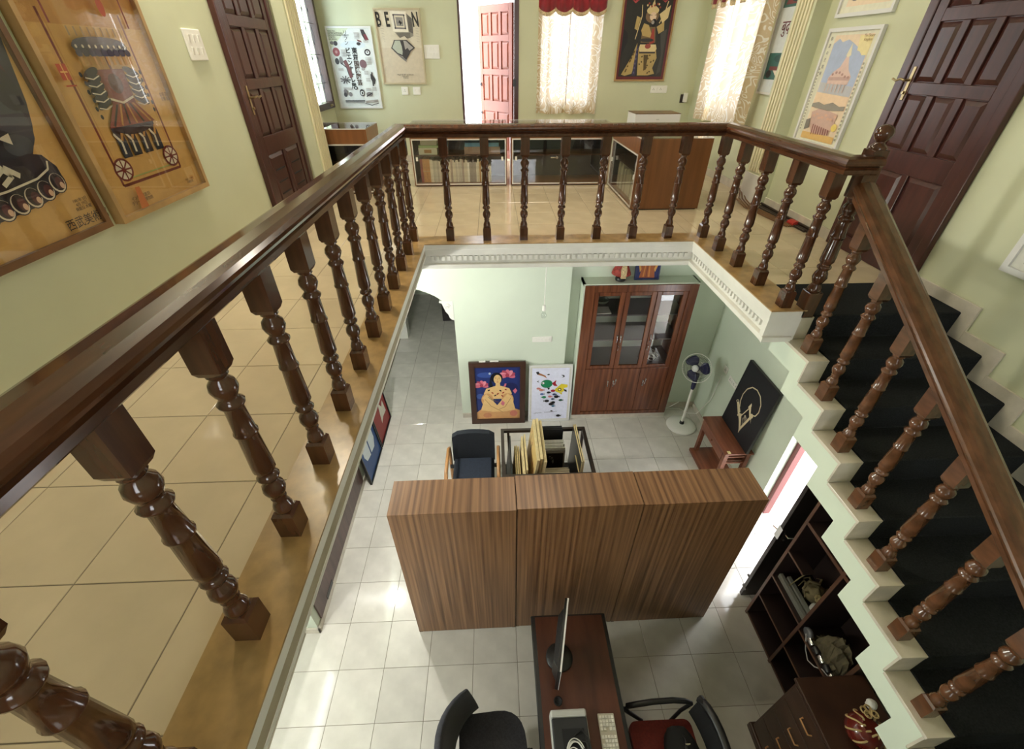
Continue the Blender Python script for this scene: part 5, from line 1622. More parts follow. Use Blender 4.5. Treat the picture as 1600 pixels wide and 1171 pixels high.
switch_plate('switch_board', 'white wall switch strip above the fish poster', (0.60, LYB, -1.76), 0, 0.265, 0.085, 5, 1)
switch_plate('switch_board', 'cream two-row switch board beside the left panelled door', (XL, 3.74, 1.358), PI / 2, 0.205, 0.17, 3, 2)
switch_plate('switch_board', 'white two-row switch board beside the bright back doorway', (-0.83, YB, 1.352), 0, 0.215, 0.16, 4, 2)
switch_plate('wall_socket', 'small white wall plate below the cream poster, left of the pair', (-1.275, YB, 0.892), 0, 0.095, 0.10, 1, 1, True)
switch_plate('wall_socket', 'small white wall plate below the cream poster, right of the pair', (-1.10, YB, 0.892), 0, 0.11, 0.10, 2, 1)
switch_plate('wall_socket', 'white wall plate below the dark costume picture', (2.508, YB, 0.904), 0, 0.25, 0.095, 4, 1, True)
switch_plate('wall_socket', 'white wall strip beside the pedestal fan, behind the black picture', (XR, 4.29, -2.10), -PI / 2, 0.23, 0.085, 4, 1, True)
switch_plate('wall_socket', 'small white wall plate in the shadow of the pedestal fan', (XR, 4.53, -2.06), -PI / 2, 0.09, 0.10, 1, 1, True)
t = thing('plug_adapter', 'white plug adapter sticking out of a dark socket near the back corner', 'plug', (2.905, YB, 0.79))
MB().box(-0.045, 0.03, -0.012, -0.0005, -0.06, 0.05).build('socket_plate', 'bronze', t, bevel=0.003)
MB().box(-0.005, 0.045, -0.07, -0.012, -0.05, 0.07).build('adapter_body', 'plastic', t, bevel=0.006)

# ---- pendant bulb
bx, by = 0.545, 4.42
t = thing('pendant_bulb', 'clear unlit bulb hanging on a white flex before the lower back wall', 'lamp', (bx, by, -1.115))
MB().tube([(0, 0, 0.10), (0.004, 0, 0.4), (0.0, 0, 0.88)], 0.0045, 6).build('flex', 'plastic', t)
MB().lathe([(0.010, 0.118), (0.019, 0.110), (0.021, 0.05), (0.017, 0.045)], n=14).build('holder', 'plastic', t)
MB().lathe([(0.014, 0.045), (0.018, 0.03), (0.031, 0.0), (0.033, -0.018), (0.026, -0.038), (0.010, -0.048), (0.001, -0.049)], n=18).build('bulb', glass_mat('bulb_glass', (0.93, 0.95, 0.95), 1.6), t)
MB().lathe([(0.03, 0.875), (0.03, 0.885)], n=14).build('ceiling_rose', 'plastic', t)

# ---- lamps that light the two floors (above the picture, on the left walls)


def wall_lamp(name, label, loc, col, s, d):
    t = thing(name, label, 'lamp', loc, PI / 2)
    MB().lathe([(0.045, -0.012), (0.045, 0.0)], (0, -0.012, 0), 18, mtx=Matrix.Rotation(PI / 2, 4, 'X')).build('wall_rose', 'plastic', t)
    MB().tube([(0, -0.01, 0), (0, -d + 0.03, 0.0), (0, -d, -0.0)], 0.018, 10).build('holder', 'plastic', t)
    return t


wall_lamp('wall_lamp', 'bare bulb holder on the lower left wall out of sight below the gallery', (LXW, 3.41, -0.70), COOL, 10, 0.10)
wall_lamp('wall_lamp', 'bare bulb holder high on the upper left wall', (XL, 3.42, 2.74), WARM, 10, 0.12)

# ================================================================== UPPER FLOOR
# ---- framed posters on the left wall
GOLD, GOLD2, DK, MR, WH = (0.80, 0.63, 0.36), (0.72, 0.53, 0.28), (0.15, 0.16, 0.20), (0.33, 0.17, 0.19), (0.86, 0.82, 0.72)
a1 = [(GOLD, 'r', (0, 0, 1, 1)), (GOLD2, 'r', (0, 0, 0.05, 1)), ((0.21, 0.20, 0.24), 'p', [(0.30, 0.95), (0.80, 0.98), (0.98, 0.72), (1.0, 0.54), (0.97, 0.46), (0.94, 0.38), (0.90, 0.32), (0.86, 0.28), (0.80, 0.24), (0.5, 0.20), (0.25, 0.22), (0.15, 0.5)])]
a1 += [((0.30, 0.17, 0.20), 'e', (0.74, 0.46, 0.18, 0.10)), ((0.34, 0.18, 0.19), 'e', (0.56, 0.36, 0.16, 0.08)), ((0.26, 0.27, 0.30), 'e', (0.80, 0.33, 0.09, 0.07)), ((0.16, 0.16, 0.20), 'e', (0.62, 0.28, 0.16, 0.05)), ((0.30, 0.32, 0.34), 'e', (0.76, 0.275, 0.08, 0.03)), (MR, 'e', (0.66, 0.40, 0.10, 0.04)), ((0.18, 0.17, 0.20), 'e', (0.86, 0.42, 0.07, 0.06))]
a1 += [((0.17, 0.14, 0.18), 'p', [(0.25, 0.24), (0.60, 0.24), (0.78, 0.25), (0.85, 0.24), (0.90, 0.20), (0.90, 0.15), (0.82, 0.125), (0.70, 0.11), (0.45, 0.10), (0.25, 0.10)])]
for k in range(6):
    cx_, cz_ = 0.40 + k * 0.088, 0.128 + 0.0022 * k * k * 0.6
    a1 += [(DK, 'e', (cx_, cz_, 0.055, 0.036)), (WH, 'e', (cx_, cz_ - 0.004, 0.046, 0.029)), ((0.16, 0.12, 0.15), 'e', (cx_ + 0.002, cz_ - 0.002, 0.040, 0.026)), (MR, 'e', (cx_ + 0.012, cz_ - 0.006, 0.026, 0.018)), ((0.85, 0.70, 0.58), 'e', (cx_ + 0.02, cz_ - 0.014, 0.014, 0.010))]
a1 += [(WH, 'l', [(0.30, 0.165), (0.55, 0.170), (0.74, 0.182), (0.83, 0.20), (0.85, 0.222)], 0.008), (WH, 'l', [(0.46, 0.26), (0.55, 0.215), (0.60, 0.23), (0.66, 0.20)], 0.022), (WH, 'l', [(0.50, 0.295), (0.56, 0.24), (0.62, 0.205), (0.55, 0.185)], 0.018), (WH, 'l', [(0.40, 0.24), (0.47, 0.20), (0.44, 0.18)], 0.022), (WH, 'p', [(0.66, 0.30), (0.73, 0.31), (0.72, 0.28)]), (WH, 'l', [(0.30, 0.28), (0.40, 0.25), (0.50, 0.26)], 0.014), (MR, 'l', [(0.30, 0.24), (0.42, 0.22)], 0.02)]
p1 = picture('deity_poster', 'gold poster of a dark many-limbed figure on a lotus, nearest picture on the left wall', 'poster', (XL, 1.885, 0.59), PI / 2, 0.88, 1.42, 0.030, 0.035, 'frame_brown', a1, rough=0.4, glass=True)
lettering(p1, '西武美術館', 0.335, -0.0215, 0.065, 0.052, (0.16, 0.13, 0.12))
lettering(p1, '1981年 3月\n4月 19日\n休館日 木曜', 0.345, -0.0215, 0.135, 0.018, (0.25, 0.2, 0.15))
a2 = [(GOLD, 'r', (0, 0, 1, 1)), ((0.74, 0.55, 0.30), 'r', (0, 0.6, 1, 1)), ((0.45, 0.20, 0.16), 'l', [(0.16, 1.0), (0.16, 0.165), (0.92, 0.165), (0.92, 1.0)], 0.014), (GOLD2, 'l', [(0.19, 1.0), (0.19, 0.19), (0.89, 0.19), (0.89, 1.0)], 0.004), ((0.60, 0.68, 0.40), 'l', [(0.22, 0.195), (0.86, 0.195)], 0.006)]
for cx_ in (0.235, 0.845):
    a2 += [((0.45, 0.18, 0.15), 'e', (cx_, 0.245, 0.098, 0.064)), (WH, 'e', (cx_, 0.245, 0.080, 0.052)), ((0.45, 0.18, 0.15), 'e', (cx_, 0.245, 0.022, 0.014))]
    for k in range(8):
        a = k * PI / 4
        a2.append(((0.45, 0.18, 0.15), 'l', [(cx_, 0.245), (cx_ + 0.085 * math.cos(a), 0.245 + 0.055 * math.sin(a))], 0.008))
for cx_, cz_, wd in ((0.34, 0.37, 0.05), (0.46, 0.365, 0.05), (0.60, 0.37, 0.05), (0.74, 0.375, 0.05)):
    a2 += [(DK, 'p', [(cx_ - wd, 0.30), (cx_ + wd, 0.30), (cx_ + wd * 1.1, 0.38), (cx_ + wd, 0.46), (cx_ - wd, 0.46), (cx_ - wd * 0.8, 0.38)]), (WH, 'l', [(cx_ - wd, 0.43), (cx_, 0.385), (cx_ - 0.01, 0.32)], 0.014), (GOLD2, 'l', [(cx_ + wd, 0.44), (cx_ + 0.01, 0.39)], 0.016)]
a2 += [(DK, 'e', (0.55, 0.47, 0.25, 0.06)), ((0.52, 0.25, 0.20), 'p', [(0.28, 0.46), (0.44, 0.585), (0.66, 0.585), (0.82, 0.46)])]
for k in range(6):
    a2.append(((DK, GOLD2)[k % 2], 'l', [(0.34 + k * 0.085, 0.465), (0.48 + k * 0.03, 0.58)], 0.012))
a2 += [((0.45, 0.22, 0.20), 'p', [(0.42, 0.57), (0.68, 0.57), (0.70, 0.74), (0.40, 0.74)]), (WH, 'l', [(0.42, 0.60), (0.54, 0.575), (0.68, 0.60)], 0.010), ((0.28, 0.14, 0.14), 'e', (0.55, 0.67, 0.07, 0.05))]
for s in (-1, 1):
    for k in range(5):
        zz_ = 0.58 + k * 0.036
        a2 += [(DK, 'e', (0.55 + s * 0.21, zz_, 0.085, 0.022, s * -0.3)), (WH, 'l', [(0.55 + s * 0.14, zz_ - 0.012), (0.55 + s * 0.21, zz_ - 0.028), (0.55 + s * 0.28, zz_ - 0.018)], 0.005)]
    for k in range(6):
        a2.append((DK, 'e', (0.55 + s * (0.30 + 0.012 * (k % 2)), 0.52 + k * 0.04, 0.014, 0.012)))
a2 += [((0.40, 0.22, 0.20), 'l', [(0.55, 0.74), (0.55, 0.83)], 0.018), (DK, 'e', (0.55, 0.845, 0.28, 0.045)), ((0.26, 0.24, 0.30), 'e', (0.55, 0.86, 0.26, 0.03))]
for k in range(9):
    a2 += [((0.24, 0.22, 0.30), 'e', (0.31 + k * 0.06, 0.815, 0.030, 0.018)), (WH, 'e', (0.31 + k * 0.06, 0.845, 0.010, 0.008)), (GOLD2, 'l', [(0.31 + k * 0.06, 0.80), (0.31 + k * 0.06, 0.76)], 0.014), ((0.62, 0.52, 0.40), 'l', [(0.30 + k * 0.062, 0.89), (0.30 + k * 0.062, 0.93)], 0.010)]
a2 += [((0.62, 0.28, 0.18), 'p', [(0.04, 0.70), (0.12, 0.70), (0.12, 0.77), (0.04, 0.77)]), (GOLD, 'l', [(0.05, 0.735), (0.11, 0.735)], 0.006), (GOLD, 'l', [(0.08, 0.70), (0.08, 0.77)], 0.006), ((0.62, 0.28, 0.18), 'l', [(0.04, 0.675), (0.13, 0.675)], 0.006), ((0.68, 0.40, 0.22), 'p', [(0.17, 0.03), (0.26, 0.03), (0.25, 0.15), (0.20, 0.15)])]
def remap(items, fu, fv, skip):
    out = list(items[:skip])
    for it in items[skip:]:
        if it[1] == 'e':
            q = it[2]
            su, sv = fu(1) - fu(0), fv(1) - fv(0)
            out.append((it[0], 'e', (fu(q[0]), fv(q[1]), q[2] * su, q[3] * sv) + tuple(q[4:])))
        elif it[1] == 'r':
            out.append((it[0], 'r', (fu(it[2][0]), fv(it[2][1]), fu(it[2][2]), fv(it[2][3]))))
        else:
            out.append((it[0], it[1], [(fu(a), fv(b)) for a, b in it[2]]) + tuple(it[3:]))
    return out


a2 = remap(a2, lambda u: 0.22 + (u - 0.235) * 0.86, lambda v: 0.147 + (v - 0.245) * 0.655, 2)
a2 += [((0.45, 0.20, 0.16), 'l', [(0.155, 0.60), (0.155, 1.0)], 0.012), ((0.45, 0.20, 0.16), 'l', [(0.81, 0.60), (0.81, 1.0)], 0.012), (DK, 'e', (0.50, 0.74, 0.14, 0.03)), (MR, 'e', (0.50, 0.72, 0.10, 0.02)), ((0.62, 0.28, 0.18), 'e', (0.62, 0.66, 0.03, 0.03))]
p2 = picture('elephant_poster', 'gold poster of a canopied elephant on wheels in a pale gilt frame', 'poster', (XL, 2.805, 0.58), PI / 2, 0.85, 1.40, 0.028, 0.050, 'gold', a2, rough=0.4, glass=True)
lettering(p2, 'インド古代彫刻\nデリー国立博物館', -0.20, -0.031, 0.075, 0.022, (0.30, 0.2, 0.12))
lettering(p2, '9:30 - 17:00\n月曜休館', 0.27, -0.031, 0.07, 0.017, (0.35, 0.25, 0.15))
lettering(p2, '会場 国立\n主催 協会', 0.36, -0.031, 0.52, 0.022, (0.4, 0.3, 0.18))

# ---- posters on the upper back wall
PAP, G1, G2, G3 = (0.84, 0.86, 0.85), (0.22, 0.21, 0.22), (0.46, 0.44, 0.44), (0.62, 0.60, 0.58)
a3 = [(PAP, 'r', (0, 0, 1, 1)), ((0.80, 0.83, 0.72), 'p', [(0, 0.75), (0.5, 1), (0, 1)]), ((0.80, 0.84, 0.86), 'e', (0.55, 0.80, 0.30, 0.05)), ((0.58, 0.30, 0.32), 'e', (0.12, 0.715, 0.085, 0.055)), ((0.75, 0.55, 0.55), 'e', (0.12, 0.715, 0.03, 0.02)), (G1, 'e', (0.14, 0.82, 0.05, 0.03)), (G2, 'e', (0.06, 0.825, 0.05, 0.022)),
      (G1, 'p', [(0.78, 0.985), (0.86, 0.985), (0.95, 0.86), (0.86, 0.85), (0.80, 0.92)]), ((0.45, 0.22, 0.25), 'p', [(0.84, 0.93), (0.90, 0.93), (0.95, 0.86), (0.87, 0.85)]), ((0.40, 0.15, 0.15), 'p', [(0.66, 0.87), (0.76, 0.85), (0.78, 0.83), (0.68, 0.845)]), (G1, 'e', (0.69, 0.815, 0.05, 0.02)), (G1, 'e', (0.87, 0.71, 0.075, 0.042)), (PAP, 'e', (0.87, 0.71, 0.045, 0.022)), (G2, 'e', (0.87, 0.715, 0.02, 0.012)),
      (G1, 'e', (0.10, 0.60, 0.05, 0.04)), (G2, 'e', (0.20, 0.61, 0.045, 0.05)), ((0.42, 0.26, 0.26), 'p', [(0.24, 0.60), (0.32, 0.62), (0.40, 0.50), (0.42, 0.40), (0.34, 0.38), (0.30, 0.50)]), (G1, 'l', [(0.18, 0.58), (0.30, 0.52), (0.33, 0.42)], 0.012), ((0.45, 0.34, 0.36), 'e', (0.72, 0.565, 0.085, 0.055)), (G3, 'e', (0.70, 0.50, 0.04, 0.02)),
      (G1, 'p', [(0.86, 0.44), (0.92, 0.42), (0.97, 0.36), (0.93, 0.30), (0.89, 0.32), (0.85, 0.38)]), (G1, 'l', [(0.90, 0.46), (0.89, 0.28)], 0.02)]
for k in range(9):
    a = k * 0.7
    a3.append((G2 if k % 2 else G1, 'l', [(0.22, 0.36), (0.22 + 0.13 * math.cos(a), 0.36 + 0.055 * math.sin(a))], 0.014))
a3 += [(G2, 'e', (0.17, 0.20, 0.05, 0.045)), (G1, 'e', (0.15, 0.165, 0.04, 0.03)), (G2, 'e', (0.28, 0.17, 0.045, 0.03)), (G1, 'e', (0.44, 0.255, 0.05, 0.025)), (PAP, 'e', (0.44, 0.255, 0.02, 0.012)), (G1, 'e', (0.58, 0.19, 0.062, 0.048)), (PAP, 'e', (0.58, 0.185, 0.042, 0.03)), (G1, 'e', (0.585, 0.185, 0.02, 0.02)), (G2, 'e', (0.76, 0.17, 0.08, 0.03)), (G1, 'l', [(0.68, 0.14), (0.84, 0.19)], 0.014), (G3, 'p', [(0.64, 0.08), (0.95, 0.10), (0.95, 0.07), (0.64, 0.05)]), (G1, 'l', [(0.62, 0.045), (0.78, 0.02), (0.96, 0.05)], 0.008), (G1, 'r', (0.12, 0.072, 0.62, 0.088)), (G2, 'r', (0.12, 0.052, 0.60, 0.060))]
for bx0, bz0, bw, bh in ((0.24, 0.66, 0.12, 0.10), (0.62, 0.88, 0.12, 0.08), (0.80, 0.56, 0.14, 0.10), (0.10, 0.48, 0.12, 0.05), (0.14, 0.23, 0.22, 0.05), (0.70, 0.22, 0.12, 0.05), (0.86, 0.22, 0.10, 0.06), (0.72, 0.43, 0.10, 0.06), (0.74, 0.34, 0.10, 0.06), (0.82, 0.83, 0.12, 0.05)):
    for k in range(int(bh / 0.013)):
        a3.append((G3, 'r', (bx0, bz0 + k * 0.013, bx0 + bw, bz0 + k * 0.013 + 0.006)))
p3 = picture('biennale_poster', 'white Japanese exhibition poster of small objects in a white frame by the leaded window', 'poster', (-1.945, YB, 0.675), 0, 0.62, 0.958, 0.022, 0.025, 'frame_white', a3)
for k, chs in enumerate('ビエンナーレ展'):
    lettering(p3, chs, -0.055, -0.0155, 0.685 - k * 0.068, 0.072, (0.06, 0.06, 0.06), bold=0.0022)
for k, chs in enumerate('東京国際陶芸'):
    lettering(p3, chs, 0.035, -0.0155, 0.685 - k * 0.074, 0.076, (0.06, 0.06, 0.06) if k < 2 else (0.30, 0.24, 0.20), bold=0.0022)
for k, chs in enumerate('リラン'):
    lettering(p3, chs, -0.055, -0.0155, 0.885 - k * 0.055, 0.060, (0.08, 0.08, 0.08))
lettering(p3, 'THE 5TH\nINTERNATIONAL\nDESIGN EXHIBITION OF\nTOKYO\nIN JAPAN', -0.285, -0.0155, 0.86, 0.026, (0.15, 0.15, 0.15), align='LEFT', space=0.85)
BE, BE2 = (0.83, 0.79, 0.70), (0.70, 0.66, 0.58)
a4 = [(BE, 'r', (0, 0, 1, 1)), ((0.80, 0.75, 0.66), 'r', (0, 0, 1, 0.5)), ((0.55, 0.53, 0.48), 'p', [(0.70, 0.97), (0.85, 0.88), (0.83, 0.66), (0.70, 0.625), (0.52, 0.625), (0.40, 0.71), (0.72, 0.71)])]
for k in range(8):
    a4.append((G1, 'l', [(0.74 + 0.012 * k, 0.94 - 0.006 * k), (0.74 + 0.012 * k, 0.72 - 0.004 * k)], 0.004))
    a4.append((G1, 'l', [(0.44 + 0.01 * k, 0.70 - 0.009 * k), (0.76, 0.70 - 0.009 * k)], 0.003))
a4 += [((0.90, 0.87, 0.80), 'p', [(0.34, 0.99), (0.71, 0.98), (0.73, 0.71), (0.37, 0.72)]), (G2, 'p', [(0.40, 0.95), (0.67, 0.945), (0.68, 0.75), (0.42, 0.755)]), (BE, 'p', [(0.43, 0.93), (0.645, 0.925), (0.65, 0.77), (0.45, 0.775)]), (G3, 'p', [(0.455, 0.91), (0.625, 0.905), (0.63, 0.79), (0.47, 0.795)])]
for k in range(7):
    a4.append((G1, 'l', [(0.47, 0.90 - k * 0.016), (0.62, 0.897 - k * 0.016)], 0.004))
for px, pz in ((0.415, 0.935), (0.66, 0.93), (0.43, 0.765), (0.665, 0.76)):
    a4.append((G1, 'e', (px, pz, 0.018, 0.012)))
a4 += [(INKB, 'p', [(0.54, 0.87), (0.60, 0.835), (0.55, 0.80), (0.545, 0.83), (0.52, 0.835)]), (BE, 'p', [(0.36, 0.71), (0.42, 0.61), (0.70, 0.61), (0.62, 0.66), (0.50, 0.63)])]
dia = [(0.36, 0.605), (0.52, 0.605), (0.66, 0.605), (0.72, 0.575), (0.84, 0.50), (0.73, 0.45), (0.60, 0.33), (0.52, 0.38), (0.40, 0.42), (0.27, 0.495), (0.33, 0.56)]
a4 += [(G2, 'p', [(0.30, 0.47), (0.60, 0.34), (0.60, 0.30), (0.46, 0.37)]), (G1, 'p', dia), ((0.70, 0.72, 0.66), 'p', [(0.38, 0.595), (0.50, 0.595), (0.52, 0.54), (0.55, 0.48), (0.52, 0.40), (0.41, 0.43), (0.30, 0.50)]), (G3, 'p', [(0.58, 0.595), (0.65, 0.59), (0.70, 0.555), (0.80, 0.50), (0.70, 0.46), (0.66, 0.50), (0.60, 0.47)]), (G1, 'p', [(0.52, 0.60), (0.58, 0.60), (0.60, 0.48), (0.66, 0.45), (0.60, 0.36), (0.54, 0.42)])]
for k in range(7):
    a4 += [(BE2, 'l', [(0.06 + 0.012 * k, 0.80 - 0.035 * k), (0.16, 0.79 - 0.035 * k)], 0.004), (BE2, 'l', [(0.90, 0.80 - 0.035 * k), (0.97, 0.79 - 0.035 * k)], 0.004), (BE2, 'l', [(0.05, 0.20 - 0.02 * k), (0.10 - 0.008 * k, 0.24 - 0.02 * k)], 0.003)]
p4 = picture('ben_poster', 'cream poster lettered BE N with a drawn box in a pale wooden frame', 'poster', (-1.257, YB, 0.972), 0, 0.625, 0.852, 0.020, 0.03, mat('limed_wood', (0.52, 0.44, 0.28), 0.5), a4)
for chs, x in (('B', -0.255), ('E', -0.135), ('N', 0.245)):
    lettering(p4, chs, x, -0.019, 0.725, 0.215, (0.04, 0.04, 0.04), sx=0.55, shear=-0.12, bold=0.006)
lettering(p4, 'PALETTE ART & DESIGN\nGALLERY\nTOKYO', 0.02, -0.019, 0.095, 0.022, (0.2, 0.2, 0.2), space=0.9)
BK, CG, CG2 = (0.17, 0.17, 0.16), (0.72, 0.62, 0.40), (0.86, 0.78, 0.58)
a5 = [((0.38, 0.12, 0.16), 'r', (0, 0, 1, 1)), (BK, 'r', (0.045, 0.035, 0.955, 1)), ((0.12, 0.12, 0.14), 'p', [(0.05, 0.60), (0.14, 0.55), (0.16, 0.45), (0.05, 0.30)]), ((0.26, 0.26, 0.25), 'p', [(0.80, 0.55), (0.92, 0.60), (0.92, 0.10), (0.84, 0.05), (0.88, 0.3)]),
      ((0.74, 0.30, 0.32), 'p', [(0.08, 1.0), (0.36, 1.0), (0.36, 0.95), (0.22, 0.875), (0.08, 0.95)]), ((0.74, 0.30, 0.32), 'p', [(0.66, 1.0), (0.94, 1.0), (0.94, 0.95), (0.80, 0.885), (0.66, 0.95)]),
      (CG, 'p', [(0.36, 0.44), (0.28, 0.28), (0.10, 0.06), (0.18, 0.045), (0.32, 0.07), (0.38, 0.22)]), ((0.22, 0.20, 0.32), 'p', [(0.36, 0.40), (0.40, 0.40), (0.40, 0.05), (0.33, 0.05)])]
for k in range(6):
    a5.append(((0.36, 0.34, 0.46), 'e', (0.37 - 0.002 * k, 0.36 - 0.055 * k, 0.016, 0.014)))
a5 += [(CG, 'p', [(0.40, 0.36), (0.76, 0.36), (0.80, 0.26), (0.74, 0.14), (0.80, 0.07), (0.66, 0.05), (0.44, 0.05), (0.42, 0.2)]), ((0.34, 0.28, 0.16), 'p', [(0.52, 0.30), (0.62, 0.30), (0.60, 0.12), (0.56, 0.12)]), (CG2, 'p', [(0.42, 0.42), (0.74, 0.42), (0.77, 0.37), (0.73, 0.33), (0.44, 0.33), (0.40, 0.37)]), (G1, 'r', (0.42, 0.315, 0.75, 0.335)),
       ((0.46, 0.38, 0.26), 'p', [(0.42, 0.62), (0.68, 0.62), (0.72, 0.44), (0.42, 0.44)]), (CG, 'p', [(0.44, 0.66), (0.54, 0.64), (0.62, 0.54), (0.60, 0.50), (0.44, 0.52), (0.40, 0.58)]), ((0.62, 0.26, 0.22), 'p', [(0.62, 0.60), (0.66, 0.60), (0.70, 0.44), (0.60, 0.42)]), ((0.60, 0.28, 0.24), 'e', (0.58, 0.40, 0.06, 0.03)), (G1, 'e', (0.54, 0.47, 0.14, 0.022)),
       (CG, 'p', [(0.70, 0.62), (0.84, 0.68), (0.86, 0.58), (0.76, 0.54)]), (CG2, 'p', [(0.72, 0.76), (0.92, 0.86), (0.90, 0.72), (0.80, 0.66)]), (CG, 'p', [(0.28, 0.74), (0.36, 0.72), (0.32, 0.58), (0.26, 0.60)]), (CG2, 'l', [(0.36, 0.86), (0.38, 0.74), (0.30, 0.48)], 0.010), (CG2, 'l', [(0.86, 0.90), (0.82, 0.78), (0.74, 0.66)], 0.012),
       ((0.50, 0.40, 0.30), 'e', (0.58, 0.74, 0.13, 0.075)), (CG2, 'e', (0.58, 0.80, 0.12, 0.045)), ((0.90, 0.80, 0.70), 'e', (0.60, 0.735, 0.065, 0.048)), (INKB, 'e', (0.63, 0.665, 0.05, 0.045)), (G3, 'e', (0.61, 0.67, 0.03, 0.022)), (CG2, 'p', [(0.54, 0.84), (0.62, 0.84), (0.585, 0.92)])]
for k in range(10):
    a5.append(((CG2, (0.62, 0.26, 0.22))[k % 2], 'e', (0.46 + 0.028 * k, 0.855 + 0.022 * math.sin(k * 1.9), 0.016, 0.012)))
for k in range(14):
    a5.append(((0.36, 0.29, 0.15), 'e', (random.uniform(0.44, 0.74), random.uniform(0.08, 0.34), 0.018, 0.010, random.uniform(0, 3))))
    u_ = random.random()
    a5.append(((0.38, 0.30, 0.15), 'e', (0.16 + 0.18 * u_, 0.07 + 0.30 * u_, 0.018, 0.010, 1.0)))
a5 += [(INKB, 'l', [(0.50, 0.75), (0.575, 0.748)], 0.004), (INKB, 'l', [(0.625, 0.748), (0.66, 0.75)], 0.004)]
p5 = picture('costume_poster', 'dark poster of a costumed opera performer with red corner diamonds in a gilt frame', 'poster', (2.185, YB, 1.005), 0, 0.745, 1.02, 0.022, 0.03, 'gold', a5)
for chs, x in (('京', -0.20), ('劇', 0.215)):
    lettering(p5, chs, x, -0.0205, 0.935, 0.09, (0.10, 0.05, 0.06), sx=0.9)

# ---- posters on the upper right wall
SKY, SAND, PKB = (0.66, 0.71, 0.82), (0.91, 0.82, 0.70), (0.86, 0.74, 0.69)
MARG = (0.88, 0.87, 0.78)
a6 = [(MARG, 'r', (0, 0, 1, 1)), (SAND, 'r', (0.13, 0.02, 0.90, 0.97)), (SKY, 'p', [(0.14, 0.90), (0.24, 0.94), (0.32, 0.91), (0.44, 0.93), (0.56, 0.90), (0.66, 0.87), (0.88, 0.80), (0.88, 0.46), (0.14, 0.48)]), ((0.72, 0.72, 0.74), 'p', [(0.14, 0.56), (0.88, 0.54), (0.88, 0.44), (0.14, 0.46)]),
      ((0.92, 0.86, 0.62), 'p', [(0.64, 0.96), (0.90, 0.96), (0.90, 0.80), (0.80, 0.80), (0.74, 0.83), (0.68, 0.84)]), ((0.92, 0.80, 0.66), 'p', [(0.14, 0.47), (0.88, 0.45), (0.88, 0.32), (0.14, 0.32)]),
      (PKB, 'p', [(0.28, 0.60), (0.36, 0.66), (0.46, 0.70), (0.50, 0.76), (0.53, 0.82), (0.545, 0.90), (0.56, 0.82), (0.60, 0.75), (0.66, 0.68), (0.76, 0.62), (0.74, 0.55), (0.30, 0.55)]), ((0.88, 0.84, 0.72), 'p', [(0.50, 0.80), (0.545, 0.90), (0.60, 0.80), (0.55, 0.78)]), ((0.76, 0.62, 0.58), 'p', [(0.30, 0.61), (0.74, 0.62), (0.74, 0.59), (0.30, 0.58)])]
for k in range(6):
    a6 += [((0.68, 0.52, 0.48), 'e', (0.36 + 0.07 * k, 0.635 + 0.02 * math.sin(k), 0.022, 0.012)), ((0.80, 0.70, 0.66), 'l', [(0.30 + 0.08 * k, 0.56), (0.30 + 0.08 * k, 0.48)], 0.012)]
a6 += [((0.56, 0.53, 0.48), 'p', [(0.14, 0.36), (0.28, 0.38), (0.42, 0.36), (0.60, 0.39), (0.76, 0.36), (0.88, 0.37), (0.88, 0.33), (0.5, 0.31), (0.14, 0.33)]), ((0.80, 0.66, 0.60), 'p', [(0.20, 0.28), (0.34, 0.32), (0.60, 0.31), (0.80, 0.29), (0.78, 0.14), (0.60, 0.07), (0.36, 0.08), (0.26, 0.14)]), ((0.45, 0.42, 0.38), 'p', [(0.13, 0.20), (0.22, 0.22), (0.25, 0.13), (0.14, 0.10)]), ((0.86, 0.70, 0.42), 'r', (0.13, 0.02, 0.90, 0.085)), ((0.90, 0.80, 0.42), 'e', (0.82, 0.17, 0.06, 0.035))]
for k in range(8):
    a6 += [((0.56, 0.34, 0.30), 'l', [(0.34 + 0.055 * k, 0.17 - 0.004 * k), (0.36 + 0.055 * k, 0.07 + 0.003 * k)], 0.014), ((0.85, 0.68, 0.58), 'e', (0.28 + 0.07 * k, 0.25 + 0.02 * math.sin(k * 2.0), 0.035, 0.012))]
for k in range(20):
    a6 += [((0.62, 0.60, 0.52), 'r', (0.93, 0.06 + k * 0.035, 0.965, 0.078 + k * 0.035)), ((0.62, 0.60, 0.52), 'r', (0.045, 0.10 + k * 0.03, 0.075, 0.115 + k * 0.03))]
p6 = picture('palace_poster', 'lower pale poster of a pink temple under a blue sky on the right wall', 'poster', (XR, 4.442, 0.62), -PI / 2, 0.665, 0.875, 0.026, 0.03, 'frame_white', a6)
for k, chs in enumerate('砂漠の王国展'):
    lettering(p6, chs, -0.262, -0.0205, 0.80 - k * 0.05, 0.030, (0.35, 0.33, 0.30))
lettering(p6, 'The Desert\nKingdom', 0.20, -0.0205, 0.80, 0.026, (0.55, 0.42, 0.22))
a7 = [(MARG, 'r', (0, 0, 1, 1)), (SAND, 'r', (0.10, 0.05, 0.92, 0.97)), (SKY, 'r', (0.12, 0.45, 0.90, 0.95)), ((0.70, 0.50, 0.44), 'p', [(0.16, 0.10), (0.40, 0.16), (0.70, 0.12), (0.88, 0.14), (0.84, 0.30), (0.5, 0.4), (0.2, 0.3)]), ((0.45, 0.42, 0.40), 'e', (0.24, 0.14, 0.10, 0.05)), ((0.56, 0.26, 0.24), 'e', (0.56, 0.14, 0.05, 0.06)), ((0.90, 0.80, 0.44), 'e', (0.82, 0.13, 0.07, 0.04)), ((0.62, 0.46, 0.42), 'e', (0.42, 0.15, 0.09, 0.04))]
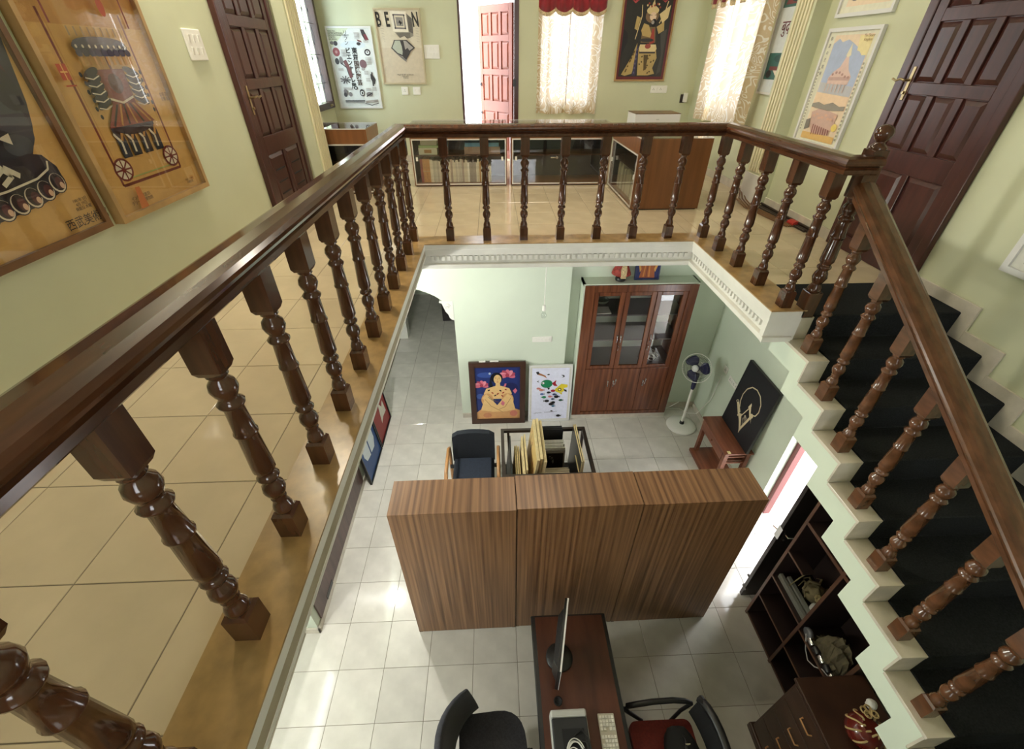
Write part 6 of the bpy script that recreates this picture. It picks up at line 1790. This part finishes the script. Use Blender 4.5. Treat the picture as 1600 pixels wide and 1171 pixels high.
picture('desert_poster', 'upper pale poster of figures on sand, above the temple poster', 'poster', (XR, 4.430, 1.565), -PI / 2, 0.67, 0.90, 0.026, 0.03, 'frame_white', a7)
TEAL = (0.20, 0.38, 0.36)
a8 = [((0.82, 0.84, 0.84), 'r', (0, 0, 1, 1)), (TEAL, 'r', (0.06, 0.62, 0.94, 1.0)), (TEAL, 'r', (0.06, 0.10, 0.94, 0.30)), ((0.72, 0.62, 0.40), 'e', (0.5, 0.80, 0.14, 0.10)), ((0.72, 0.62, 0.40), 'e', (0.5, 0.90, 0.08, 0.05)), ((0.45, 0.20, 0.20), 'p', [(0.14, 0.64), (0.86, 0.64), (0.74, 0.74), (0.26, 0.74)]), ((0.12, 0.20, 0.20), 'e', (0.5, 0.68, 0.2, 0.03)), ((0.16, 0.30, 0.30), 'e', (0.5, 0.26, 0.22, 0.03)), ((0.45, 0.22, 0.22), 'r', (0.2, 0.17, 0.8, 0.20)), ((0.86, 0.80, 0.72), 'p', [(0.36, 0.17), (0.64, 0.17), (0.5, 0.13)]), ((0.1, 0.1, 0.12), 'e', (0.22, 0.14, 0.10, 0.03)), ((0.1, 0.1, 0.12), 'e', (0.78, 0.14, 0.10, 0.03))]
p8 = picture('tibet_poster', 'narrow white and teal poster of seated golden figures behind the fluted pilaster', 'poster', (XR - 0.001, 5.47, 0.96), -PI / 2, 0.56, 1.20, 0.02, 0.025, 'alu', a8)
lettering(p8, 'बुद्ध', -0.02, -0.0165, 0.58, 0.14, (0.38, 0.14, 0.18))
a9 = [((0.83, 0.83, 0.79), 'r', (0, 0, 1, 1)), ((0.76, 0.74, 0.66), 'r', (0.08, 0.12, 0.92, 0.92)), ((0.25, 0.25, 0.22), 'e', (0.10, 0.08, 0.014, 0.018)), ((0.62, 0.56, 0.44), 'p', [(0.2, 0.2), (0.6, 0.3), (0.5, 0.7), (0.25, 0.6)]), ((0.5, 0.44, 0.36), 'e', (0.6, 0.6, 0.15, 0.12))]
picture('stair_picture', 'white-framed pale picture on the wall above the stairs', 'picture', (XR, 1.985, 0.265), -PI / 2, 0.70, 0.62, 0.035, 0.025, 'frame_white', a9)

# ---- curtains


def curtain(name, label, loc, rotz, W, H, folds, amp, group=None, panels=((0.0, 1.0),), seed=1):
    t = thing(name, label, 'curtain', loc, rotz)
    rnd = random.Random(seed)
    nx, nz = folds * 10, 14
    ph = [rnd.uniform(-0.6, 0.6) for _ in range(folds + 2)]
    for ua, ub in panels:
        vs, fs = [], []
        mx_ = max(8, int(nx * (ub - ua)))
        for j in range(nz + 1):
            z = H * j / nz
            for i in range(mx_ + 1):
                u = ua + (ub - ua) * i / mx_
                a = u * folds * 2 * PI + ph[min(int(u * folds), folds)] * 0.4
                flare = 1 + 0.35 * (1 - j / nz)
                y = -0.05 + amp * flare * math.sin(a + 0.25 * math.sin(3 * j / nz))
                x = -W / 2 + W * u + 0.35 * amp * math.sin(2 * a)
                zz_ = z + (0.008 * math.sin(a * 0.5 + 1) if j == 0 else 0)
                vs.append((x, y, zz_))
        for j in range(nz):
            for i in range(mx_):
                b = j * (mx_ + 1) + i
                fs.append((b, b + 1, b + mx_ + 2, b + mx_ + 1))
        m_ = MB()
        m_._add(vs, fs, 0, True)
        m_.build('cloth', 'curtain', t)
    return t


def valance(parent, W, z0, n, drop):
    """scalloped velvet pelmet with fringe"""
    vb, fr = MB(), MB()
    pts = []
    for i in range(n * 12 + 1):
        u = i / (n * 12)
        a = abs(math.sin(u * n * PI))
        pts.append((-W / 2 + W * u, z0 - drop * a ** 0.75, -0.105 + 0.016 * math.sin(u * n * 4 * PI)))
    top = z0 + 0.30
    vs, fs = [], []
    for x, z, y in pts:
        vs += [(x, y, z), (x, y - 0.01, (z + top) / 2), (x, y, top)]
    for i in range(len(pts) - 1):
        b = i * 3
        fs += [(b, b + 3, b + 4, b + 1), (b + 1, b + 4, b + 5, b + 2)]
    vb._add(vs, fs, 0, True)
    o = vb.build('valance', 'valance', parent)
    s_ = o.modifiers.new('thick', 'SOLIDIFY')
    s_.thickness = 0.004
    vs, fs = [], []
    for x, z, y in pts:
        vs += [(x, y - 0.003, z + 0.004), (x + random.uniform(-0.002, 0.002), y - 0.005, z - 0.042 + random.uniform(-0.005, 0.005))]
    for i in range(len(pts) - 1):
        fs.append((2 * i, 2 * i + 2, 2 * i + 3, 2 * i + 1))
    fr._add(vs, fs, 0, True)
    f2 = fr.build('fringe', 'fringe', parent)
    s_ = f2.modifiers.new('thick', 'SOLIDIFY')
    s_.thickness = 0.003


c1 = curtain('window_curtain', 'cream scroll-patterned curtain with crimson valance on the back wall', (1.12, YB, 0.60), 0, 0.90, 1.62, 5, 0.030, panels=((0.0, 0.49), (0.495, 1.0)), seed=3)
valance(c1, 0.92, 1.235, 4, 0.055)
c2 = curtain('window_curtain', 'cream scroll-patterned curtain with crimson valance on the right wall', (XR - 0.08, 6.40, 0.60), -PI / 2, 1.50, 1.62, 5, 0.062, panels=((0.0, 0.36), (0.385, 0.66), (0.69, 1.0)), seed=5)
valance(c2, 1.56, 1.29, 6, 0.065)

# ---- glass-topped display counters


def counter(name, label, loc, rotz, L, D, n_doors, items=True):
    """counter with glazed front (towards local -Y), white-edged sliding panes, shallow glass-topped case above"""
    t = thing(name, label, 'cabinet', loc, rotz)
    H, th = 0.69, 0.018
    zf = 0.545
    b = MB()
    b.box(0, th, 0.0, D, 0.012, H).box(L - th, L, 0.0, D, 0.012, H).box(th, L - th, D - 0.012, D, 0.012, H).box(th, L - th, 0.0, D - 0.012, 0.012, 0.035)
    b.build('carcass', 'teak', t, bevel=0.0015)
    MB().box(th, L - th, 0.0, 0.018, zf, H).build('fascia', 'teak', t)
    MB().box(th, L - th, 0.018, D - 0.012, zf, zf + 0.012).build('case_floor', 'teak_dark', t)
    MB().box(th, L - th, D - 0.020, D - 0.0125, 0.035, zf).box(th, th + 0.002, 0.02, D - 0.02, 0.035, zf).box(L - th - 0.002, L - th, 0.02, D - 0.02, 0.035, zf).build('inner_lining', mat('dark_slate_lining', (0.035, 0.04, 0.045), 0.6), t)
    MB().box(th, L - th, 0.05, D - 0.02, 0.345, 0.360).build('shelf', 'teak_dark', t)
    MB().box(0.0, L, 0.0, D, H, H + 0.010).build('glass_top', 'pane_case', t)
    MB().box(0, L, -0.002, 0.006, H + 0.0005, H + 0.0105).box(0, L, D - 0.006, D + 0.002, H + 0.0005, H + 0.0105).build('top_edge', 'alu', t)
    MB().ring(L - 2 * th + 0.01, zf - 0.022, 0.014, -0.004, 0.004, th - 0.005, 0.022).build('white_edging', 'alu', t)
    w = (L - 2 * th) / n_doors
    for i in range(n_doors):
        x0 = th + i * w
        p = MB().box(x0 + 0.004, x0 + w - 0.004 + (0.02 if i + 1 < n_doors else 0), 0.008 + 0.008 * (i % 2), 0.012 + 0.008 * (i % 2), 0.037, zf - 0.002).build('sliding_pane', 'pane_case', t)
        MB().box(x0 + (0.03 if i == 0 else w - 0.055), x0 + (0.055 if i == 0 else w - 0.03), 0.0, 0.008, 0.30, 0.345).build('finger_grip', 'plastic', p)
    MB().box(0.012, L - 0.012, 0.02, D - 0.02, 0.0, 0.012).build('plinth', 'black', t)
    return t


counter('display_counter', 'glass-fronted counter full of books facing us behind the railing', (-1.01, 5.95, UZ), 0, 1.185, 0.46, 2)
counter('display_counter', 'dark nearly empty glass-fronted counter right of the book counter', (0.226, 5.955, UZ), 0, 1.244, 0.46, 2)
lk = MB().tube([(0.80, 5.955, UZ + 0.335), (0.80, 5.915, UZ + 0.335), (0.72, 5.915, UZ + 0.338)], 0.008, 8)
lk.lathe([(0.016, -0.01), (0.016, 0.02)], (0.80, 5.945, UZ + 0.335), 12, mtx=Matrix.Rotation(PI / 2, 4, 'X'))
tag(lk.build('showcase_lock', 'chrome', off=(0.78, 5.94, UZ + 0.33)), 'chrome bar lock on the dark glass counter front', 'lock')
counter('display_counter', 'teak counter end-on with glazed front turned sideways, books and box files inside', (1.48, 5.93, UZ), -PI / 2, 1.135, 0.745, 2)
counter('display_counter', 'small glass-topped counter in the alcove by the leaded window', (-2.34, 5.60, UZ), 0, 0.91, 0.60, 1)
# card and papers lying in the top of the alcove counter
for k in range(4):
    tag(MB().box(-2.25 + 0.20 * k, -2.09 + 0.20 * k, 5.72, 5.95 + 0.02 * (k % 2), UZ + 0.558, UZ + 0.562).build('display_card', 'paper', off=(-2.17 + 0.2 * k, 5.83, UZ + 0.558)), 'white card under the alcove counter glass, %s from the side wall' % nth(k), 'card', 'cards under the alcove counter glass')

# books of the left counter
B0 = UZ + 0.036
xb = -0.93
palette = [(0.20, 0.05, 0.04, 1.0, 'maroon'), (0.34, 0.17, 0.06, 1.0, 'tan'), (0.34, 0.17, 0.06, 1.0, 'tan'), (0.5, 0.45, 0.33, .98, 'pale'), (0.5, 0.47, 0.38, .98, 'pale'), (0.36, 0.34, 0.27, .93, 'pale'), (0.4, 0.37, 0.3, .93, 'pale'), (0.33, 0.3, 0.25, .92, 'pale'), (0.45, 0.4, 0.32, .90, 'pale')]
for k in range(24):
    g = random.choice([(0.55, 0.52, 0.45), (0.42, 0.38, 0.32), (0.25, 0.22, 0.2), (0.62, 0.6, 0.55), (0.30, 0.24, 0.2), (0.5, 0.46, 0.36)])
    palette.append((*g, random.uniform(0.82, 1.0), 'pale'))
palette += [(0.34, 0.20, 0.08, 0.88, 'brown'), (0.5, 0.5, 0.44, 0.86, 'pale'), (0.30, 0.03, 0.04, 0.76, 'red'), (0.60, 0.54, 0.48, 0.68, 'wide'), (0.58, 0.58, 0.52, 0.70, 'pale')]
cnt = 0
npale = 0
ntan = 0
for (r, g, b, hh, kind) in palette:
    wd = {'maroon': 0.030, 'tan': 0.044, 'wide': 0.075, 'red': 0.016, 'brown': 0.020}.get(kind, random.uniform(0.013, 0.027))
    H = 0.275 * hh
    if xb + wd > 0.13:
        break
    lab = {'maroon': 'maroon book at the window-side end of the row in the book counter', 'tan': 'thick tan bound volume %s the maroon book in the book counter' % ('touching' if cnt < 2 else 'second from'), 'wide': 'wide cream book with a red label square in the book counter',
           'red': 'thin red book beside the wide cream book', 'brown': 'brown book in the row near the red book'}.get(kind, '%s pale or grey book along the lower shelf of the book counter' % nth(npale))
    mm = mat('book_%d_%d_%d' % (r * 100, g * 100, b * 100), (min(0.85, r * 1.3), min(0.85, g * 1.25), min(0.8, b * 1.2)), 0.6, noise=0.15, scale=30)
    o = MB().box(xb, xb + wd, 6.02, 6.21, B0, B0 + H).build('book', [mm], off=(xb + wd / 2, 6.11, B0), bevel=0.0015)
    tag(o, lab, 'book', {'pale': 'row of pale books in the book counter', 'tan': 'two tan volumes'}.get(kind))
    if kind == 'wide':
        MB().box(-0.022, 0.022, -0.0925, -0.0903, 0.07, 0.115).build('label', ink((0.65, 0.15, 0.14)), o)
    if kind == 'tan':
        MB().box(-0.021, 0.021, -0.0915, -0.0895, 0.13, 0.137).build('title_band', 'brass', o)
    if kind == 'pale':
        npale += 1
    xb += wd + 0.0015
    cnt += 1
B1 = UZ + 0.3605
for i, (x0, x1, z, h, c, lab) in enumerate([(-0.98 + 0.05, -0.70, 0, 0.075, (0.50, 0.48, 0.33), 'cream box with a dark label, lowest of the stack in the book counter'), (-0.925, -0.68, 0.076, 0.028, (0.30, 0.42, 0.18), 'flat green box in the stack in the book counter'), (-0.90, -0.70, 0.105, 0.052, (0.55, 0.55, 0.40), 'small pale box topmost of the stack in the book counter')]):
    o = MB().box(x0, x1, 6.03, 6.22, B1 + z, B1 + z + h).build('card_box', mat('card_%d' % i, c, 0.6), off=((x0 + x1) / 2, 6.12, B1 + z), bevel=0.002)
    tag(o, lab, 'box', 'boxes stacked in the book counter')
    if i == 0:
        MB().box(-0.045, 0.045, -0.092, -0.0902, 0.018, 0.055).build('label', ink((0.55, 0.40, 0.22)), o)
for i, (x0, x1, z, h, c, lab) in enumerate([(-0.36, 0.09, 0, 0.085, (0.30, 0.20, 0.14), 'long brown box on the upper shelf of the book counter'), (-0.35, 0.075, 0.086, 0.045, (0.16, 0.36, 0.50), 'flat blue box on top of the long brown box')]):
    tag(MB().box(x0, x1, 6.03, 6.24, B1 + z, B1 + z + h).build('card_box', mat('carton_%d' % i, c, 0.6), off=((x0 + x1) / 2, 6.13, B1 + z), bevel=0.002), lab, 'box')
# contents of the sideways counter
yb_ = 5.80
k = 0
while yb_ > 5.22:
    wd = random.uniform(0.018, 0.04)
    c = random.choice([(0.34, 0.32, 0.22), (0.42, 0.40, 0.30), (0.22, 0.2, 0.14), (0.30, 0.29, 0.22)])
    tag(MB().box(1.56, 1.76, yb_ - wd, yb_, UZ + 0.036, UZ + 0.036 + random.uniform(0.22, 0.28)).build('book', mat('dim_book_%d' % (c[0] * 100), tuple(1.5 * v for v in c), 0.6), off=(1.66, yb_, UZ + 0.036)), '%s book from the far end inside the sideways teak counter' % nth(k), 'book', 'books inside the sideways counter')
    yb_ -= wd + 0.002
    k += 1
for k in range(3):
    tag(MB().box(1.54, 1.80, 5.10 - 0.095 * k - 0.085, 5.10 - 0.095 * k, UZ + 0.036, UZ + 0.30).build('box_file', mat('marbled_file', (0.46, 0.44, 0.34), 0.6, noise=0.35, scale=18), off=(1.67, 5.05 - 0.095 * k, UZ + 0.036), bevel=0.003), 'mottled pale box file in the sideways counter, %s before its near end' % ('third', 'second', 'last')[k], 'file', 'box files in the sideways counter')
t = thing('silver_player', 'flat silver and black device on the shelf of the sideways counter', 'device', (1.67, 5.02, UZ + 0.3605))
MB().box(-0.10, 0.10, -0.14, 0.14, 0.0, 0.055).build('case', 'plastic_grey', t, bevel=0.004)
MB().box(-0.103, -0.1, -0.06, 0.10, 0.015, 0.04).box(-0.08, 0.09, -0.143, -0.14, 0.006, 0.05).build('dark_panel', 'black', t)

# ---- white cabinet against the back wall
t = thing('white_cabinet', 'small white cabinet with a dark top standing against the upper back wall', 'cabinet', (2.26, 6.72, UZ))
MB().box(-0.31, 0.31, 0.0, 0.40, 0.02, 0.725).build('body', 'frame_white', t, bevel=0.003)
MB().box(-0.312, 0.312, -0.002, 0.402, 0.725, 0.732).build('top', 'frame_brown', t)
MB().box(-0.02, 0.02, -0.003, 0.0, 0.655, 0.668).box(-0.05, 0.05, -0.003, 0.0, 0.585, 0.595).build('badge', 'plastic_grey', t)
MB().box(-0.29, 0.29, 0.02, 0.38, 0.0, 0.02).build('plinth', 'black', t)

# ---- bundle of poles lying along the right wall
rods = [(-0.014, 0.0, 0.013), (0.014, 0.0, 0.012), (0.0, 0.024, 0.012), (-0.040, -0.002, 0.011)]
for i, (dx_, dz_, r) in enumerate(rods):
    e = 3.90 + 0.03 * i
    q = MB().tube([(2.985 + dx_, e, UZ + 0.014 + dz_), (2.975 + dx_, 4.5, UZ + 0.014 + dz_), (2.965 + dx_, 4.86, UZ + 0.018 + dz_)], r, 8)
    tag(q.build('curtain_pole', 'bronze', off=(2.97, 4.4, UZ)), ['dark pole in the taped bundle by the right wall, lying against the room side', 'dark pole in the taped bundle by the right wall, nearest the wall', 'dark pole lying on top of the taped bundle by the right wall', 'outermost dark pole of the taped bundle, farthest from the right wall'][i], 'pole', 'bundle of poles by the right wall')
q = MB().tube([(2.965, 4.16, UZ + 0.022), (2.965, 4.26, UZ + 0.022)], 0.046, 10, flat=0.62)
tag(q.build('red_tape', mat('red_tape', (0.45, 0.03, 0.02), 0.5), off=(2.965, 4.2, UZ)), 'band of red tape round the bundle of poles on the floor', 'tape')
q = MB()
for k in range(4):
    q.tube([(2.93 - 0.022 * k, 4.15, UZ + 0.010), (2.90 - 0.03 * k, 4.55, UZ + 0.012), (2.86 - 0.03 * k, 4.85, UZ + 0.014), (2.88 - 0.03 * k, 5.05 + 0.02 * k, UZ + 0.04), (2.93 - 0.01 * k, 5.28, UZ + 0.10)], 0.007, 6)
tag(q.build('bamboo_canes', 'frame_brown', off=(2.9, 4.6, UZ)), 'brown canes curving beside the pole bundle toward the pilaster', 'canes')
bpy.context.view_layer.update()
dg = bpy.context.evaluated_depsgraph_get()
for o in [q for q in bpy.data.objects if q.type == 'FONT']:
    me = bpy.data.meshes.new_from_object(o.evaluated_get(dg))
    n_ = bpy.data.objects.new('lettering', me)
    COL.objects.link(n_)
    n_.parent = o.parent
    n_.matrix_basis = o.matrix_basis.copy()
    bpy.data.objects.remove(o)
bpy.context.view_layer.update()
